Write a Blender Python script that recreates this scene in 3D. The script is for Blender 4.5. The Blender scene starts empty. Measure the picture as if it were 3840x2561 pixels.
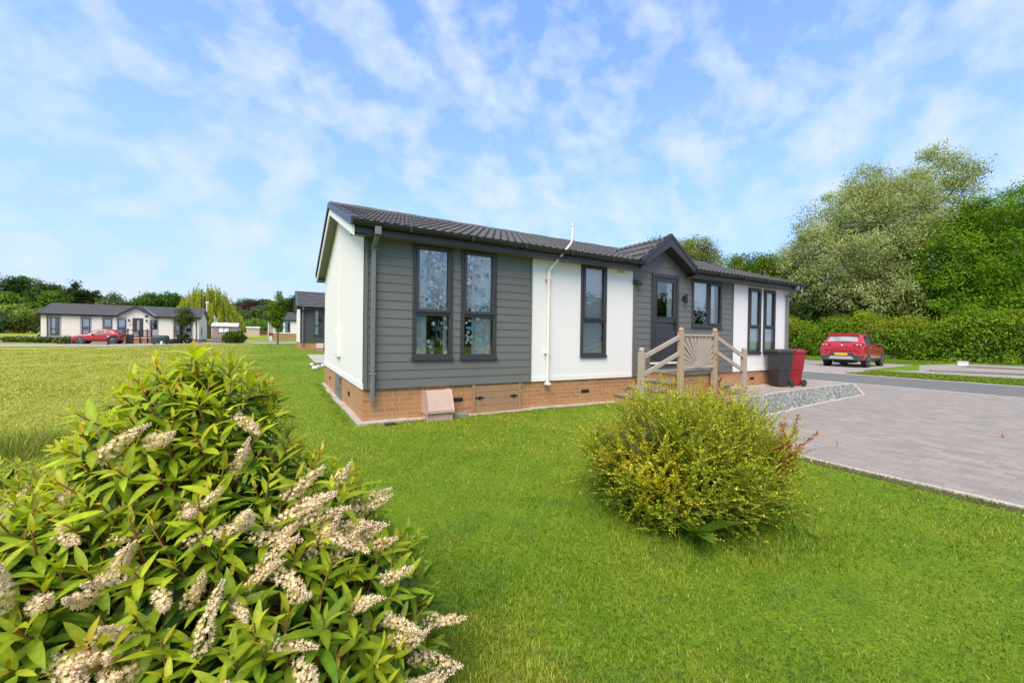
import bpy, math, random
import numpy as np
from mathutils import Vector, Matrix, Euler

R = math.radians
rng = np.random.default_rng(7)
random.seed(7)
scene = bpy.context.scene
col = scene.collection

# ------------------------------------------------------------------ helpers
def tag(o, label=None, cat=None, group=None, kind=None):
    if label: o['label'] = label
    if cat: o['category'] = cat
    if group: o['group'] = group
    if kind: o['kind'] = kind
    return o

def empty(name, loc=(0, 0, 0), rz=0.0):
    o = bpy.data.objects.new(name, None)
    o.empty_display_size = .2
    o.location = loc
    o.rotation_euler = (0, 0, rz)
    col.objects.link(o)
    return o

def kids(o):
    return [c for c in bpy.data.objects if c.parent == o]

def copy_tree(o, parent=None):
    c = o.copy()
    col.objects.link(c)
    if parent is not None: c.parent = parent
    for ch in kids(o):
        copy_tree(ch, c)
    return c

class MB:
    """collects shapes, then links them as ONE mesh object"""
    def __init__(s):
        s.v = []; s.f = []; s.mi = []; s.sm = []
    def add(s, vs, fs, mi=0, sm=False):
        b = len(s.v)
        s.v += [tuple(v) for v in vs]
        for f in fs:
            s.f.append([b + i for i in f]); s.mi.append(mi); s.sm.append(sm)
    def quad(s, a, b, c, d, mi=0):
        s.add([a, b, c, d], [(0, 1, 2, 3)], mi)
    def box(s, x0, x1, y0, y1, z0, z1, mi=0):
        s.add([(x0, y0, z0), (x1, y0, z0), (x1, y1, z0), (x0, y1, z0), (x0, y0, z1), (x1, y0, z1), (x1, y1, z1), (x0, y1, z1)],
              [(0, 3, 2, 1), (4, 5, 6, 7), (0, 1, 5, 4), (1, 2, 6, 5), (2, 3, 7, 6), (3, 0, 4, 7)], mi)
    def bar(s, a, b, w, h, mi=0, up=(0, 0, 1)):
        a = Vector(a); b = Vector(b); d = (b - a).normalized(); upv = Vector(up)
        if abs(d.dot(upv)) > .99: upv = Vector((0, 1, 0))
        x = d.cross(upv).normalized() * (w / 2); y = x.cross(d).normalized() * (h / 2)
        vs = [p + i * x + j * y for p in (a, b) for i, j in ((-1, -1), (1, -1), (1, 1), (-1, 1))]
        s.add(vs, [(0, 1, 2, 3), (7, 6, 5, 4), (0, 4, 5, 1), (1, 5, 6, 2), (2, 6, 7, 3), (3, 7, 4, 0)], mi)
    def tube(s, pts, rad, n=8, mi=0, cap=True, sm=True):
        pts = [Vector(p) for p in pts]
        rad = rad if isinstance(rad, (list, tuple)) else [rad] * len(pts)
        vs = []; ref = None
        for i, p in enumerate(pts):
            d = (pts[min(i + 1, len(pts) - 1)] - pts[max(i - 1, 0)])
            d = d.normalized() if d.length > 1e-9 else Vector((0, 0, 1))
            if ref is None:
                ref = Vector((0, 0, 1)) if abs(d.z) < .9 else Vector((1, 0, 0))
            x = d.cross(ref).normalized(); y = d.cross(x).normalized(); ref = -y if False else ref
            for k in range(n):
                a = 2 * math.pi * k / n
                vs.append(p + rad[i] * (math.cos(a) * x + math.sin(a) * y))
        fs = [(i * n + k, i * n + (k + 1) % n, (i + 1) * n + (k + 1) % n, (i + 1) * n + k) for i in range(len(pts) - 1) for k in range(n)]
        s.add(vs, fs, mi, sm)
        if cap:
            m = len(pts) - 1
            s.add(vs[:n], [tuple(range(n))], mi); s.add(vs[m * n:], [tuple(range(n))[::-1]], mi)
    def lathe(s, prof, c=(0, 0, 0), axis='z', n=16, mi=0, sm=True):
        vs = []
        for r, h in prof:
            for k in range(n):
                a = 2 * math.pi * k / n
                u, w = r * math.cos(a), r * math.sin(a)
                p = {'z': (u, w, h), 'y': (u, h, w), 'x': (h, u, w)}[axis]
                vs.append((c[0] + p[0], c[1] + p[1], c[2] + p[2]))
        m = len(prof)
        fs = [(i * n + k, i * n + (k + 1) % n, (i + 1) * n + (k + 1) % n, (i + 1) * n + k) for i in range(m - 1) for k in range(n)]
        s.add(vs, fs, mi, sm)
        s.add(vs[:n], [tuple(range(n))], mi); s.add(vs[-n:], [tuple(range(n))], mi)
    def prism(s, poly, axis, a, b, mi=0):
        """poly of 2-D points extruded along axis from a to b"""
        f = {'x': lambda p, t: (t, p[0], p[1]), 'y': lambda p, t: (p[0], t, p[1]), 'z': lambda p, t: (p[0], p[1], t)}[axis]
        n = len(poly); vs = [f(p, a) for p in poly] + [f(p, b) for p in poly]
        s.add(vs, [tuple(range(n)), tuple(range(2 * n - 1, n - 1, -1))] + [(k, (k + 1) % n, n + (k + 1) % n, n + k) for k in range(n)], mi)
    def build(s, name, mats, parent=None, bevel=0.0, loc=None):
        me = bpy.data.meshes.new(name)
        me.from_pydata(s.v, [], s.f)
        mats = mats if isinstance(mats, (list, tuple)) else [mats]
        for m in mats: me.materials.append(m)
        me.polygons.foreach_set('material_index', s.mi)
        me.polygons.foreach_set('use_smooth', s.sm)
        me.update()
        o = bpy.data.objects.new(name, me)
        col.objects.link(o)
        if parent is not None: o.parent = parent
        if loc is not None: o.location = loc
        if bevel:
            b = o.modifiers.new('bevel', 'BEVEL'); b.width = bevel; b.segments = 2; b.limit_method = 'ANGLE'; b.angle_limit = R(40)
        return o

def mesh_np(name, V, F, mat, parent=None, tint=None, smooth=False, matidx=None):
    """V (n,3), F list of (m,k) int arrays -> one mesh object; tint (n,3) goes to a colour attribute"""
    me = bpy.data.meshes.new(name)
    V = np.asarray(V, np.float32)
    F = F if isinstance(F, list) else [F]
    me.vertices.add(len(V)); me.vertices.foreach_set('co', V.ravel())
    nl = sum(f.size for f in F); npol = sum(len(f) for f in F)
    me.loops.add(nl); me.loops.foreach_set('vertex_index', np.concatenate([f.ravel() for f in F]).astype(np.int32))
    tot = np.concatenate([np.full(len(f), f.shape[1]) for f in F]).astype(np.int32)
    st = np.concatenate([[0], np.cumsum(tot)[:-1]]).astype(np.int32)
    me.polygons.add(npol); me.polygons.foreach_set('loop_start', st)
    if smooth: me.polygons.foreach_set('use_smooth', np.ones(npol, bool))
    mats = mat if isinstance(mat, (list, tuple)) else [mat]
    for m in mats: me.materials.append(m)
    if matidx is not None: me.polygons.foreach_set('material_index', np.asarray(matidx, np.int32))
    me.update(calc_edges=True)
    me.validate()
    if tint is not None:
        a = me.attributes.new('tint', 'FLOAT_COLOR', 'POINT')
        c = np.ones((len(V), 4), np.float32); c[:, :3] = np.clip(tint, 0, 1)
        a.data.foreach_set('color', c.ravel())
    o = bpy.data.objects.new(name, me)
    col.objects.link(o)
    if parent is not None: o.parent = parent
    return o

# ------------------------------------------------------------------ camera of the photograph (house frame: x along the long wall, y inwards, z up)
CAM = Vector((-1.13, -6.53, 1.35))
c_r = Vector((0.86857, -0.49536, 0.01412)); c_u = Vector((-0.00733, 0.01565, 0.99985)); c_f = Vector((0.49551, 0.86854, -0.00997))
FPX = 1538.27
GX = Vector((0.8686, -0.4955, 0)); GY = Vector((0.4955, 0.8686, 0))
def at(px, py, Y):
    """a point seen at a pixel of the 3840 px wide photograph, Y metres ahead"""
    q = c_f + c_r * ((px - 1920) / FPX) - c_u * ((py - 1280.5) / FPX)
    return CAM + q * (Y / (q.x * GY.x + q.y * GY.y))
def fl(X, Y, z=0.0):
    """floor position X metres to the side and Y metres ahead of the photographer"""
    p = CAM + GX * X + GY * Y
    return Vector((p.x, p.y, z))
cam_d = bpy.data.cameras.new('camera')
cam_d.sensor_width = 36; cam_d.lens = FPX / 3840 * 36; cam_d.clip_start = .05; cam_d.clip_end = 3000
cam = bpy.data.objects.new('camera', cam_d); col.objects.link(cam)
m = Matrix((( c_r.x, c_u.x, -c_f.x), (c_r.y, c_u.y, -c_f.y), (c_r.z, c_u.z, -c_f.z)))
cam.matrix_world = Matrix.Translation(CAM) @ m.to_4x4()
scene.camera = cam

def sm(x, a, b):
    t = np.clip((np.asarray(x, float) - a) / (b - a), 0, 1)
    return t * t * (3 - 2 * t)
def gz(s, t):
    """height of the ground"""
    s = np.asarray(s, float); t = np.asarray(t, float)
    A = np.interp(t, [-50, 7, 24, 50, 72, 90, 130, 400], [0, 0, .3, .28, .55, 1.1, 1.5, 2])
    B = np.interp(t, [-50, 30, 52, 57, 72, 90, 130, 400], [0, 0, .06, .1, .5, 1.15, 1.5, 2])
    k = sm(s, -13, -6)
    q = .09 * sm(s, 4, 10.5)
    left = A * k + B * (1 - k)
    w = sm(s, 11.5, 16)
    return np.maximum(left * (1 - w), q)
def gzf(s, t): return float(gz(s, t))

# ------------------------------------------------------------------ materials
def nodes(name):
    m = bpy.data.materials.new(name); m.use_nodes = True
    nt = m.node_tree; nt.nodes.clear()
    out = nt.nodes.new('ShaderNodeOutputMaterial')
    p = nt.nodes.new('ShaderNodeBsdfPrincipled')
    nt.links.new(p.outputs[0], out.inputs[0])
    return m, nt, p, out
def N(nt, typ, **kw):
    n = nt.nodes.new(typ)
    for k, v in kw.items():
        if k.startswith('i_'):
            n.inputs[k[2:].replace('_', ' ')].default_value = v
        else:
            setattr(n, k, v)
    return n
def mixrgb(nt, fac, a, b, mode='MIX'):
    n = nt.nodes.new('ShaderNodeMix'); n.data_type = 'RGBA'; n.blend_type = mode
    for idx, v in ((0, fac), (6, a), (7, b)):
        if hasattr(v, 'is_output') or isinstance(v, bpy.types.NodeSocket): nt.links.new(v, n.inputs[idx])
        else: n.inputs[idx].default_value = (*v, 1) if isinstance(v, (tuple, list)) and len(v) == 3 else v
    return n.outputs[2]
def coords(nt, scale=(1, 1, 1), rot=(0, 0, 0), out='Object'):
    tc = nt.nodes.new('ShaderNodeTexCoord'); mp = nt.nodes.new('ShaderNodeMapping')
    mp.inputs['Scale'].default_value = scale; mp.inputs['Rotation'].default_value = rot
    nt.links.new(tc.outputs[out], mp.inputs[0]); return mp.outputs[0]
def noise(nt, vec, scale, detail=4, rough=.55, dist=0):
    n = N(nt, 'ShaderNodeTexNoise', i_Scale=scale, i_Detail=detail, i_Roughness=rough, i_Distortion=dist)
    nt.links.new(vec, n.inputs['Vector']); return n.outputs[0]
def ramp(nt, fac, stops):
    n = nt.nodes.new('ShaderNodeValToRGB'); e = n.color_ramp.elements
    while len(e) > 1: e.remove(e[0])
    e[0].position = stops[0][0]; c = stops[0][1]; e[0].color = (*c, 1) if len(c) == 3 else c
    for p_, c in stops[1:]:
        x = e.new(p_); x.color = (*c, 1) if len(c) == 3 else c
    nt.links.new(fac, n.inputs[0]); return n.outputs[0]
def g3(v): return (v, v, v)
def bump(nt, p, h, strength=.3, dist=.01):
    b = N(nt, 'ShaderNodeBump', i_Strength=strength, i_Distance=dist)
    nt.links.new(h, b.inputs['Height']); nt.links.new(b.outputs[0], p.inputs['Normal'])

def plain(name, c, rough=.6, var=.12, scale=6., spec=.5, metal=0., bmp=0., stretch=(1, 1, 1), fine=0., coat=0.):
    """a painted or raw surface: base colour with broad and fine wear"""
    m, nt, p, out = nodes(name)
    v = coords(nt, stretch)
    n1 = noise(nt, v, scale, 5, .6)
    d = tuple(x * (1 - var) for x in c); l = tuple(min(1, x * (1 + var)) for x in c)
    k = ramp(nt, n1, [(.3, d), (.7, l)])
    if fine:
        n2 = noise(nt, v, scale * 14, 3, .6)
        k = mixrgb(nt, ramp(nt, n2, [(.35, g3(0)), (.65, g3(fine))]), k, tuple(x * .55 for x in c))
    nt.links.new(k, p.inputs['Base Color'])
    p.inputs['Roughness'].default_value = rough; p.inputs['Metallic'].default_value = metal
    p.inputs['Specular IOR Level'].default_value = spec
    p.inputs['Coat Weight'].default_value = coat
    if coat: p.inputs['Coat Roughness'].default_value = .04
    if bmp: bump(nt, p, noise(nt, v, scale * 8, 4, .6), bmp, .01)
    return m

def leafmat(name, rough=.45, trans=.35, spec=.4, tr_tint=(1.0, 1.0, .55), mott=0.):
    """foliage: colour of each leaf in the attribute, some light passing through"""
    m, nt, p, out = nodes(name)
    a0 = N(nt, 'ShaderNodeAttribute', attribute_name='tint')
    class A: pass
    a = A(); a.outputs = [mixrgb(nt, ramp(nt, noise(nt, coords(nt), 55, 4, .65), [(.35, g3(mott)), (.65, g3(0))]), a0.outputs[0], mixrgb(nt, 1.0, a0.outputs[0], (.62, .66, .5), 'MULTIPLY'))] if mott else [a0.outputs[0]]
    nt.links.new(a.outputs[0], p.inputs['Base Color'])
    p.inputs['Roughness'].default_value = rough; p.inputs['Specular IOR Level'].default_value = spec
    t = N(nt, 'ShaderNodeBsdfTranslucent')
    nt.links.new(mixrgb(nt, 1.0, a.outputs[0], tr_tint, 'MULTIPLY'), t.inputs[0])
    mx = N(nt, 'ShaderNodeMixShader'); mx.inputs[0].default_value = trans
    nt.links.new(p.outputs[0], mx.inputs[1]); nt.links.new(t.outputs[0], mx.inputs[2]); nt.links.new(mx.outputs[0], out.inputs[0])
    return m

M = {}
M['frame'] = plain('anthracite_frame', (.042, .039, .047), .42, .06, 3)
M['fascia'] = plain('dark_fascia', (.035, .034, .036), .4, .08, 2)
M['soffit'] = plain('grey_soffit', (.16, .16, .155), .6, .05)
M['gutter'] = plain('black_gutter', (.022, .022, .025), .32, .1, 2)
M['downpipe'] = plain('grey_pipe', (.17, .17, .175), .45, .06)
M['white_trim'] = plain('white_trim', (.78, .78, .76), .5, .03)
M['cream_pipe'] = plain('cream_pipe', (.78, .755, .68), .45, .06)
M['yellow_plastic'] = plain('yellowed_plastic', (.72, .58, .24), .5, .06)
M['concrete'] = plain('concrete', (.44, .39, .33), .9, .22, 5, bmp=.6, fine=.35)
M['stone_tread'] = plain('weathered_slab', (.27, .24, .20), .85, .2, 6, bmp=.4, fine=.25)
M['beige'] = plain('sandy_plastic', (.50, .355, .29), .6, .08, 5, fine=.12)
M['black_plastic'] = plain('black_plastic', (.035, .033, .033), .42, .15, 4, fine=.12)
M['red_plastic'] = plain('red_plastic', (.27, .012, .018), .4, .18, 4, fine=.12)
M['rubber'] = plain('rubber', (.022, .022, .022), .75, .1)
M['dark'] = plain('dark_void', (.012, .012, .012), .8, .05)
M['black_metal'] = plain('black_metal', (.015, .015, .016), .4, .1)
M['chrome'] = plain('chrome', (.6, .6, .62), .18, .04, metal=1.)
M['alloy'] = plain('alloy', (.42, .43, .45), .3, .08, metal=.8)
M['door'] = plain('door_paint', (.04, .039, .048), .38, .05, 3)
M['blind'] = plain('pale_blind', (.78, .82, .80), .8, .05)
M['curtain'] = plain('white_curtain', (.86, .87, .83), .9, .05)
M['interior'] = plain('interior_wall', (.30, .25, .22), .9, .15, 1)
M['sofa'] = plain('brown_furniture', (.16, .075, .05), .8, .15, 3)
M['pinkthing'] = plain('pink_cloth', (.55, .28, .30), .9, .05)
M['brown_item'] = plain('dark_brown_iron', (.07, .04, .03), .7, .2)
M['decal_blue'] = plain('blue_film', (.22, .66, .82), .7, .12, 9)
M['decal_white'] = plain('white_film', (.88, .92, .92), .7, .06)
M['yellow_plate'] = plain('yellow_plate', (.72, .46, .04), .5, .03)
M['light_red'] = plain('red_lens', (.35, .012, .02), .15, .2, 9)
M['light_white'] = plain('clear_lens', (.75, .72, .72), .1, .1)
M['grey_cladding'] = plain('grey_cladding', (.055, .055, .056), .6, .1)
M['silver_trim'] = plain('silver_trim', (.55, .54, .53), .35, .05, metal=.4)
M['tarp'] = plain('dark_green_cover', (.025, .045, .042), .5, .3, 5, bmp=.4)
M['grey_band'] = plain('grey_render', (.36, .33, .34), .8, .06)
M['cream_wall'] = plain('cream_wall', (.74, .68, .60), .8, .04, 1.5)
M['pebbledash'] = plain('pebbledash', (.36, .27, .235), .95, .2, 9, fine=.5)
M['corrugated'] = plain('corrugated_sheet', (.62, .57, .55), .7, .12, 2)
M['tan_shed'] = plain('tan_panel', (.52, .43, .34), .85, .06)
M['blue_wall'] = plain('blue_wall', (.12, .42, .66), .7, .05)
M['brown_fence'] = plain('brown_fence', (.10, .05, .045), .85, .15, 4)
M['pale_stone'] = plain('pale_stone', (.62, .60, .57), .85, .15, 6, bmp=.4)
M['earth'] = plain('dark_earth', (.10, .075, .045), .95, .35, 3, bmp=.5, fine=.4)
M['bark'] = plain('bark', (.14, .10, .07), .95, .3, 3, stretch=(3, 3, .6), bmp=.6)
M['stem_brown'] = plain('brown_stem', (.26, .12, .05), .7, .2, 20)
M['stem_red'] = plain('red_brown_twig', (.30, .13, .05), .6, .2, 30)
M['twig'] = plain('green_brown_twig', (.17, .12, .035), .7, .2, 20)
M['gold'] = plain('seed_orange', (.46, .17, .06), .85, .3, 30)
M['leaf'] = leafmat('tree_leaf', .7, .45, .12, (1.05, 1.05, .5))
M['laurel'] = leafmat('laurel_leaf', .46, .46, .3, (1.2, 1.15, .35), .7)
M['blossom'] = leafmat('blossom', .7, .30, .2, (1, .95, .8))
M['grass'] = leafmat('grass_blade', .55, .35, .25, (1.1, 1.1, .4))

def glass(name, refl=.30, tintc=(.85, .9, .9)):
    m, nt, p, out = nodes(name); nt.nodes.remove(p)
    t = N(nt, 'ShaderNodeBsdfTransparent'); t.inputs[0].default_value = (*tintc, 1)
    g = N(nt, 'ShaderNodeBsdfGlossy'); g.inputs['Roughness'].default_value = .015; g.inputs[0].default_value = (.95, .97, 1, 1)
    lw = N(nt, 'ShaderNodeLayerWeight'); lw.inputs[0].default_value = .35
    mr = N(nt, 'ShaderNodeMapRange'); mr.inputs[3].default_value = refl; mr.inputs[4].default_value = .95
    nt.links.new(lw.outputs[0], mr.inputs[0])
    mx = N(nt, 'ShaderNodeMixShader'); nt.links.new(mr.outputs[0], mx.inputs[0]); nt.links.new(t.outputs[0], mx.inputs[1]); nt.links.new(g.outputs[0], mx.inputs[2])
    nt.links.new(mx.outputs[0], out.inputs[0])
    return m
M['glass'] = glass('window_glass', .14, (.96, .98, .98))
M['carglass'] = plain('tinted_glass', (.02, .024, .026), .08, .1, spec=.3)
M['carglass_pale'] = plain('rear_glass', (.33, .32, .34), .08, .25, 3, spec=.9)
def carpaint(name, c):
    m = plain(name, c, .32, .03, 2, coat=.8); return m
M['red_paint'] = carpaint('red_paint', (.42, .009, .018))

def siding_mat(name, c, var=.1):
    m, nt, p, out = nodes(name)
    v = coords(nt, (.9, .9, 9))
    n1 = noise(nt, v, 9, 6, .65, .6)
    v2 = coords(nt); n2 = noise(nt, v2, .7, 4, .5)
    k = ramp(nt, n1, [(.25, tuple(x * (1 - var) for x in c)), (.75, tuple(x * (1 + var) for x in c))])
    k = mixrgb(nt, ramp(nt, n2, [(.4, g3(0)), (.75, g3(.35))]), k, tuple(x * 1.35 for x in c))
    nt.links.new(k, p.inputs['Base Color']); p.inputs['Roughness'].default_value = .58
    bump(nt, p, n1, .35, .004)
    return m
M['siding'] = siding_mat('grey_board_siding', (.132, .133, .122))
M['siding_dark'] = siding_mat('charcoal_board_siding', (.052, .054, .056))

def white_board():
    m, nt, p, out = nodes('white_board')
    v = coords(nt, (5, 5, .5)); n1 = noise(nt, v, 3, 5, .6)
    v2 = coords(nt); n2 = noise(nt, v2, .9, 5, .6)
    k = ramp(nt, n1, [(.3, (.775, .75, .725)), (.7, (.80, .775, .75))])
    k = mixrgb(nt, ramp(nt, n2, [(.45, g3(0)), (.8, g3(.3))]), k, (.72, .695, .65))
    nt.links.new(k, p.inputs['Base Color']); p.inputs['Roughness'].default_value = .75
    bump(nt, p, n1, .07, .002); return m
M['white_wall'] = white_board()

def brick_mat():
    m, nt, p, out = nodes('orange_brick')
    tc = N(nt, 'ShaderNodeTexCoord'); sx = N(nt, 'ShaderNodeSeparateXYZ'); nt.links.new(tc.outputs['Object'], sx.inputs[0])
    ad = N(nt, 'ShaderNodeMath', operation='ADD'); nt.links.new(sx.outputs[0], ad.inputs[0]); nt.links.new(sx.outputs[1], ad.inputs[1])
    cb = N(nt, 'ShaderNodeCombineXYZ'); nt.links.new(ad.outputs[0], cb.inputs[0]); nt.links.new(sx.outputs[2], cb.inputs[1])
    b = N(nt, 'ShaderNodeTexBrick', i_Scale=1., i_Mortar_Size=.0055, i_Mortar_Smooth=.25, i_Bias=-.1, i_Brick_Width=.228, i_Row_Height=.0757)
    b.inputs['Color1'].default_value = (.43, .20, .075, 1); b.inputs['Color2'].default_value = (.33, .135, .055, 1); b.inputs['Mortar'].default_value = (.47, .36, .25, 1)
    nt.links.new(cb.outputs[0], b.inputs[0])
    v = coords(nt); n1 = noise(nt, v, 14, 6, .65); n2 = noise(nt, v, 1.3, 4)
    k = mixrgb(nt, ramp(nt, n1, [(.35, g3(0)), (.75, g3(.45))]), b.outputs[0], (.52, .30, .15))
    k = mixrgb(nt, ramp(nt, n2, [(.4, g3(0)), (.8, g3(.4))]), k, (.46, .25, .11))
    nt.links.new(k, p.inputs['Base Color']); p.inputs['Roughness'].default_value = .9
    mx = N(nt, 'ShaderNodeMath', operation='MULTIPLY_ADD', use_clamp=False); mx.inputs[1].default_value = -1.; nt.links.new(b.outputs[1], mx.inputs[0])
    n3 = N(nt, 'ShaderNodeMath', operation='MULTIPLY'); n3.inputs[1].default_value = .5; nt.links.new(n1, n3.inputs[0]); nt.links.new(n3.outputs[0], mx.inputs[2])
    bump(nt, p, mx.outputs[0], .7, .008)
    return m
M['brick'] = brick_mat()

def tile_mat(name, c):
    m, nt, p, out = nodes(name)
    v = coords(nt); n1 = noise(nt, v, 40, 5, .7); n2 = noise(nt, v, 2.2, 5, .6)
    k = ramp(nt, n1, [(.3, tuple(x * .72 for x in c)), (.7, tuple(x * 1.3 for x in c))])
    k = mixrgb(nt, ramp(nt, n2, [(.45, g3(0)), (.75, g3(.55))]), k, (c[0] * 1.7, c[1] * 1.7, c[2] * 1.55))
    nt.links.new(k, p.inputs['Base Color']); p.inputs['Roughness'].default_value = .6
    bump(nt, p, n1, .4, .006); return m
M['tile'] = tile_mat('dark_roof_tile', (.084, .078, .076))
M['tile_far'] = tile_mat('slate_roof_tile', (.075, .072, .076))

def wood_mat(name, a, b):
    m, nt, p, out = nodes(name)
    v = coords(nt, (14, 14, 1.2), out='Generated'); n1 = noise(nt, v, 3, 6, .65, .8)
    v2 = coords(nt); n2 = noise(nt, v2, 5, 4)
    k = ramp(nt, n1, [(.25, a), (.75, b)])
    k = mixrgb(nt, ramp(nt, n2, [(.4, g3(0)), (.8, g3(.5))]), k, tuple((x + y) * .36 for x, y in zip(a, b)))
    nt.links.new(k, p.inputs['Base Color']); p.inputs['Roughness'].default_value = .85
    bump(nt, p, n1, .35, .004); return m
M['wood'] = wood_mat('weathered_timber', (.34, .27, .21), (.47, .40, .33))
M['post_wood'] = wood_mat('tan_timber', (.36, .25, .165), (.46, .34, .24))
M['hatch_wood'] = wood_mat('brown_timber', (.27, .15, .075), (.40, .25, .14))

def paving_mat():
    m, nt, p, out = nodes('block_paving')
    v = coords(nt, rot=(0, 0, R(90)))
    b = N(nt, 'ShaderNodeTexBrick', i_Scale=1., i_Mortar_Size=.004, i_Mortar_Smooth=.3, i_Bias=0., i_Brick_Width=.2, i_Row_Height=.1)
    b.inputs['Color1'].default_value = (.36, .30, .25, 1); b.inputs['Color2'].default_value = (.235, .212, .187, 1); b.inputs['Mortar'].default_value = (.20, .17, .14, 1)
    nt.links.new(v, b.inputs[0])
    w = coords(nt); n1 = noise(nt, w, .8, 6, .65); n2 = noise(nt, w, 60, 4, .7); n3 = noise(nt, w, 3.1, 5, .6)
    k = mixrgb(nt, ramp(nt, n1, [(.42, g3(0)), (.7, g3(.55))]), b.outputs[0], (.27, .245, .212))
    k = mixrgb(nt, ramp(nt, n3, [(.5, g3(0)), (.72, g3(.4))]), k, (.38, .315, .27))
    k = mixrgb(nt, ramp(nt, n2, [(.35, g3(.35)), (.55, g3(0))]), k, (.18, .16, .14))
    nt.links.new(k, p.inputs['Base Color']); p.inputs['Roughness'].default_value = .85
    bump(nt, p, b.outputs[1], -.4, .006); return m
M['paving'] = paving_mat()
M['flag'] = plain('pale_concrete_paving', (.33, .29, .25), .9, .14, 1.5, bmp=.3, fine=.25)
M['asphalt'] = plain('asphalt', (.165, .16, .15), .9, .12, 1.2, bmp=.5, fine=.5)
M['kerb'] = plain('kerb', (.50, .44, .37), .9, .16, 4, bmp=.3, fine=.3)
M['far_path'] = plain('pale_path', (.34, .31, .27), .9, .12, 2)

def gravel_mat():
    m, nt, p, out = nodes('gravel')
    v = coords(nt); vo = N(nt, 'ShaderNodeTexVoronoi', i_Scale=42.); nt.links.new(v, vo.inputs[0])
    k = ramp(nt, vo.outputs[1], [(.1, (.11, .12, .115)), (.5, (.22, .23, .215)), (.9, (.40, .39, .35))])
    nt.links.new(k, p.inputs['Base Color']); p.inputs['Roughness'].default_value = .85
    bump(nt, p, vo.outputs[0], -.8, .02); return m
M['gravel'] = gravel_mat()
M['pebble'] = leafmat('pebble', .8, 0., .3)

def lawn_mat():
    """turf: patches of green and straw, finer blotches of moss"""
    m, nt, p, out = nodes('turf')
    v = coords(nt)
    n1 = noise(nt, v, .35, 6, .6, .4); n2 = noise(nt, v, 3.2, 6, .65); n3 = noise(nt, v, 38, 5, .7)
    vs = coords(nt, (1, .22, 1), (0, 0, R(62))); n4 = noise(nt, vs, 1.9, 6, .7, .5)
    green = ramp(nt, n2, [(.25, (.115, .20, .012)), (.5, (.17, .27, .014)), (.78, (.25, .32, .022))])
    straw = ramp(nt, n4, [(.28, (.20, .26, .02)), (.5, (.36, .38, .045)), (.72, (.47, .44, .10))])
    sx = N(nt, 'ShaderNodeSeparateXYZ'); nt.links.new(v, sx.inputs[0])
    # the rough meadow lies left of the mown strip beside the home
    a = N(nt, 'ShaderNodeMath', operation='MULTIPLY_ADD'); a.inputs[1].default_value = -.28; a.inputs[2].default_value = -.45; nt.links.new(sx.outputs[0], a.inputs[0])
    b = N(nt, 'ShaderNodeMath', operation='MULTIPLY_ADD'); b.inputs[1].default_value = 2.2; nt.links.new(n1, b.inputs[0]); nt.links.new(a.outputs[0], b.inputs[2])
    c = N(nt, 'ShaderNodeMath', operation='ADD', use_clamp=True); c.inputs[1].default_value = -1.05; nt.links.new(b.outputs[0], c.inputs[0])
    k = mixrgb(nt, c.outputs[0], green, straw)
    k = mixrgb(nt, ramp(nt, n3, [(.3, g3(.6)), (.6, g3(0))]), k, (.055, .10, .01))
    nt.links.new(k, p.inputs['Base Color']); p.inputs['Roughness'].default_value = .9; p.inputs['Specular IOR Level'].default_value = .1
    bump(nt, p, n3, .8, .03); return m
M['turf'] = lawn_mat()
# ------------------------------------------------------------------ setting
def sheet(name, poly, mat, dz=.01, kind='structure', step=1.0):
    """a flat surface laid on the ground, following its rise"""
    xs = [p[0] for p in poly]; ys = [p[1] for p in poly]
    import bmesh
    bm = bmesh.new(); vs = [bm.verts.new((p[0], p[1], 0)) for p in poly]; bm.faces.new(vs)
    for ax, lo, hi in ((0, min(xs), max(xs)), (1, min(ys), max(ys))):
        k = lo + step
        while k < hi:
            co = (k, 0, 0) if ax == 0 else (0, k, 0); no = (1, 0, 0) if ax == 0 else (0, 1, 0)
            bmesh.ops.bisect_plane(bm, geom=bm.verts[:] + bm.edges[:] + bm.faces[:], plane_co=co, plane_no=no); k += step
    for v in bm.verts: v.co.z = gzf(v.co.x, v.co.y) + dz
    bm.normal_update()
    for f in bm.faces:
        if f.normal.z < 0: f.normal_flip()
    me = bpy.data.meshes.new(name); bm.to_mesh(me); bm.free()
    me.materials.append(mat)
    o = bpy.data.objects.new(name, me); col.objects.link(o)
    return tag(o, kind=kind)

def kerb(name, pts, w=.06, h=.03, mat=None, seg=.9):
    mb = MB()
    for (a, b) in zip(pts[:-1], pts[1:]):
        a = Vector((*a, 0)); b = Vector((*b, 0)); L = (b - a).length; n = max(1, int(L / seg)); d = (b - a) / n
        for i in range(n):
            p = a + d * i; q = a + d * (i + 1) - d.normalized() * .008
            jz = random.uniform(-.004, .004)
            p.z = gzf(p.x, p.y) + h - .06 + jz; q.z = gzf(q.x, q.y) + h - .06 + jz
            mb.bar(p, q, w, .12)
    o = mb.build(name, mat or M['kerb'], bevel=.006)
    return tag(o, kind='structure')

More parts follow.
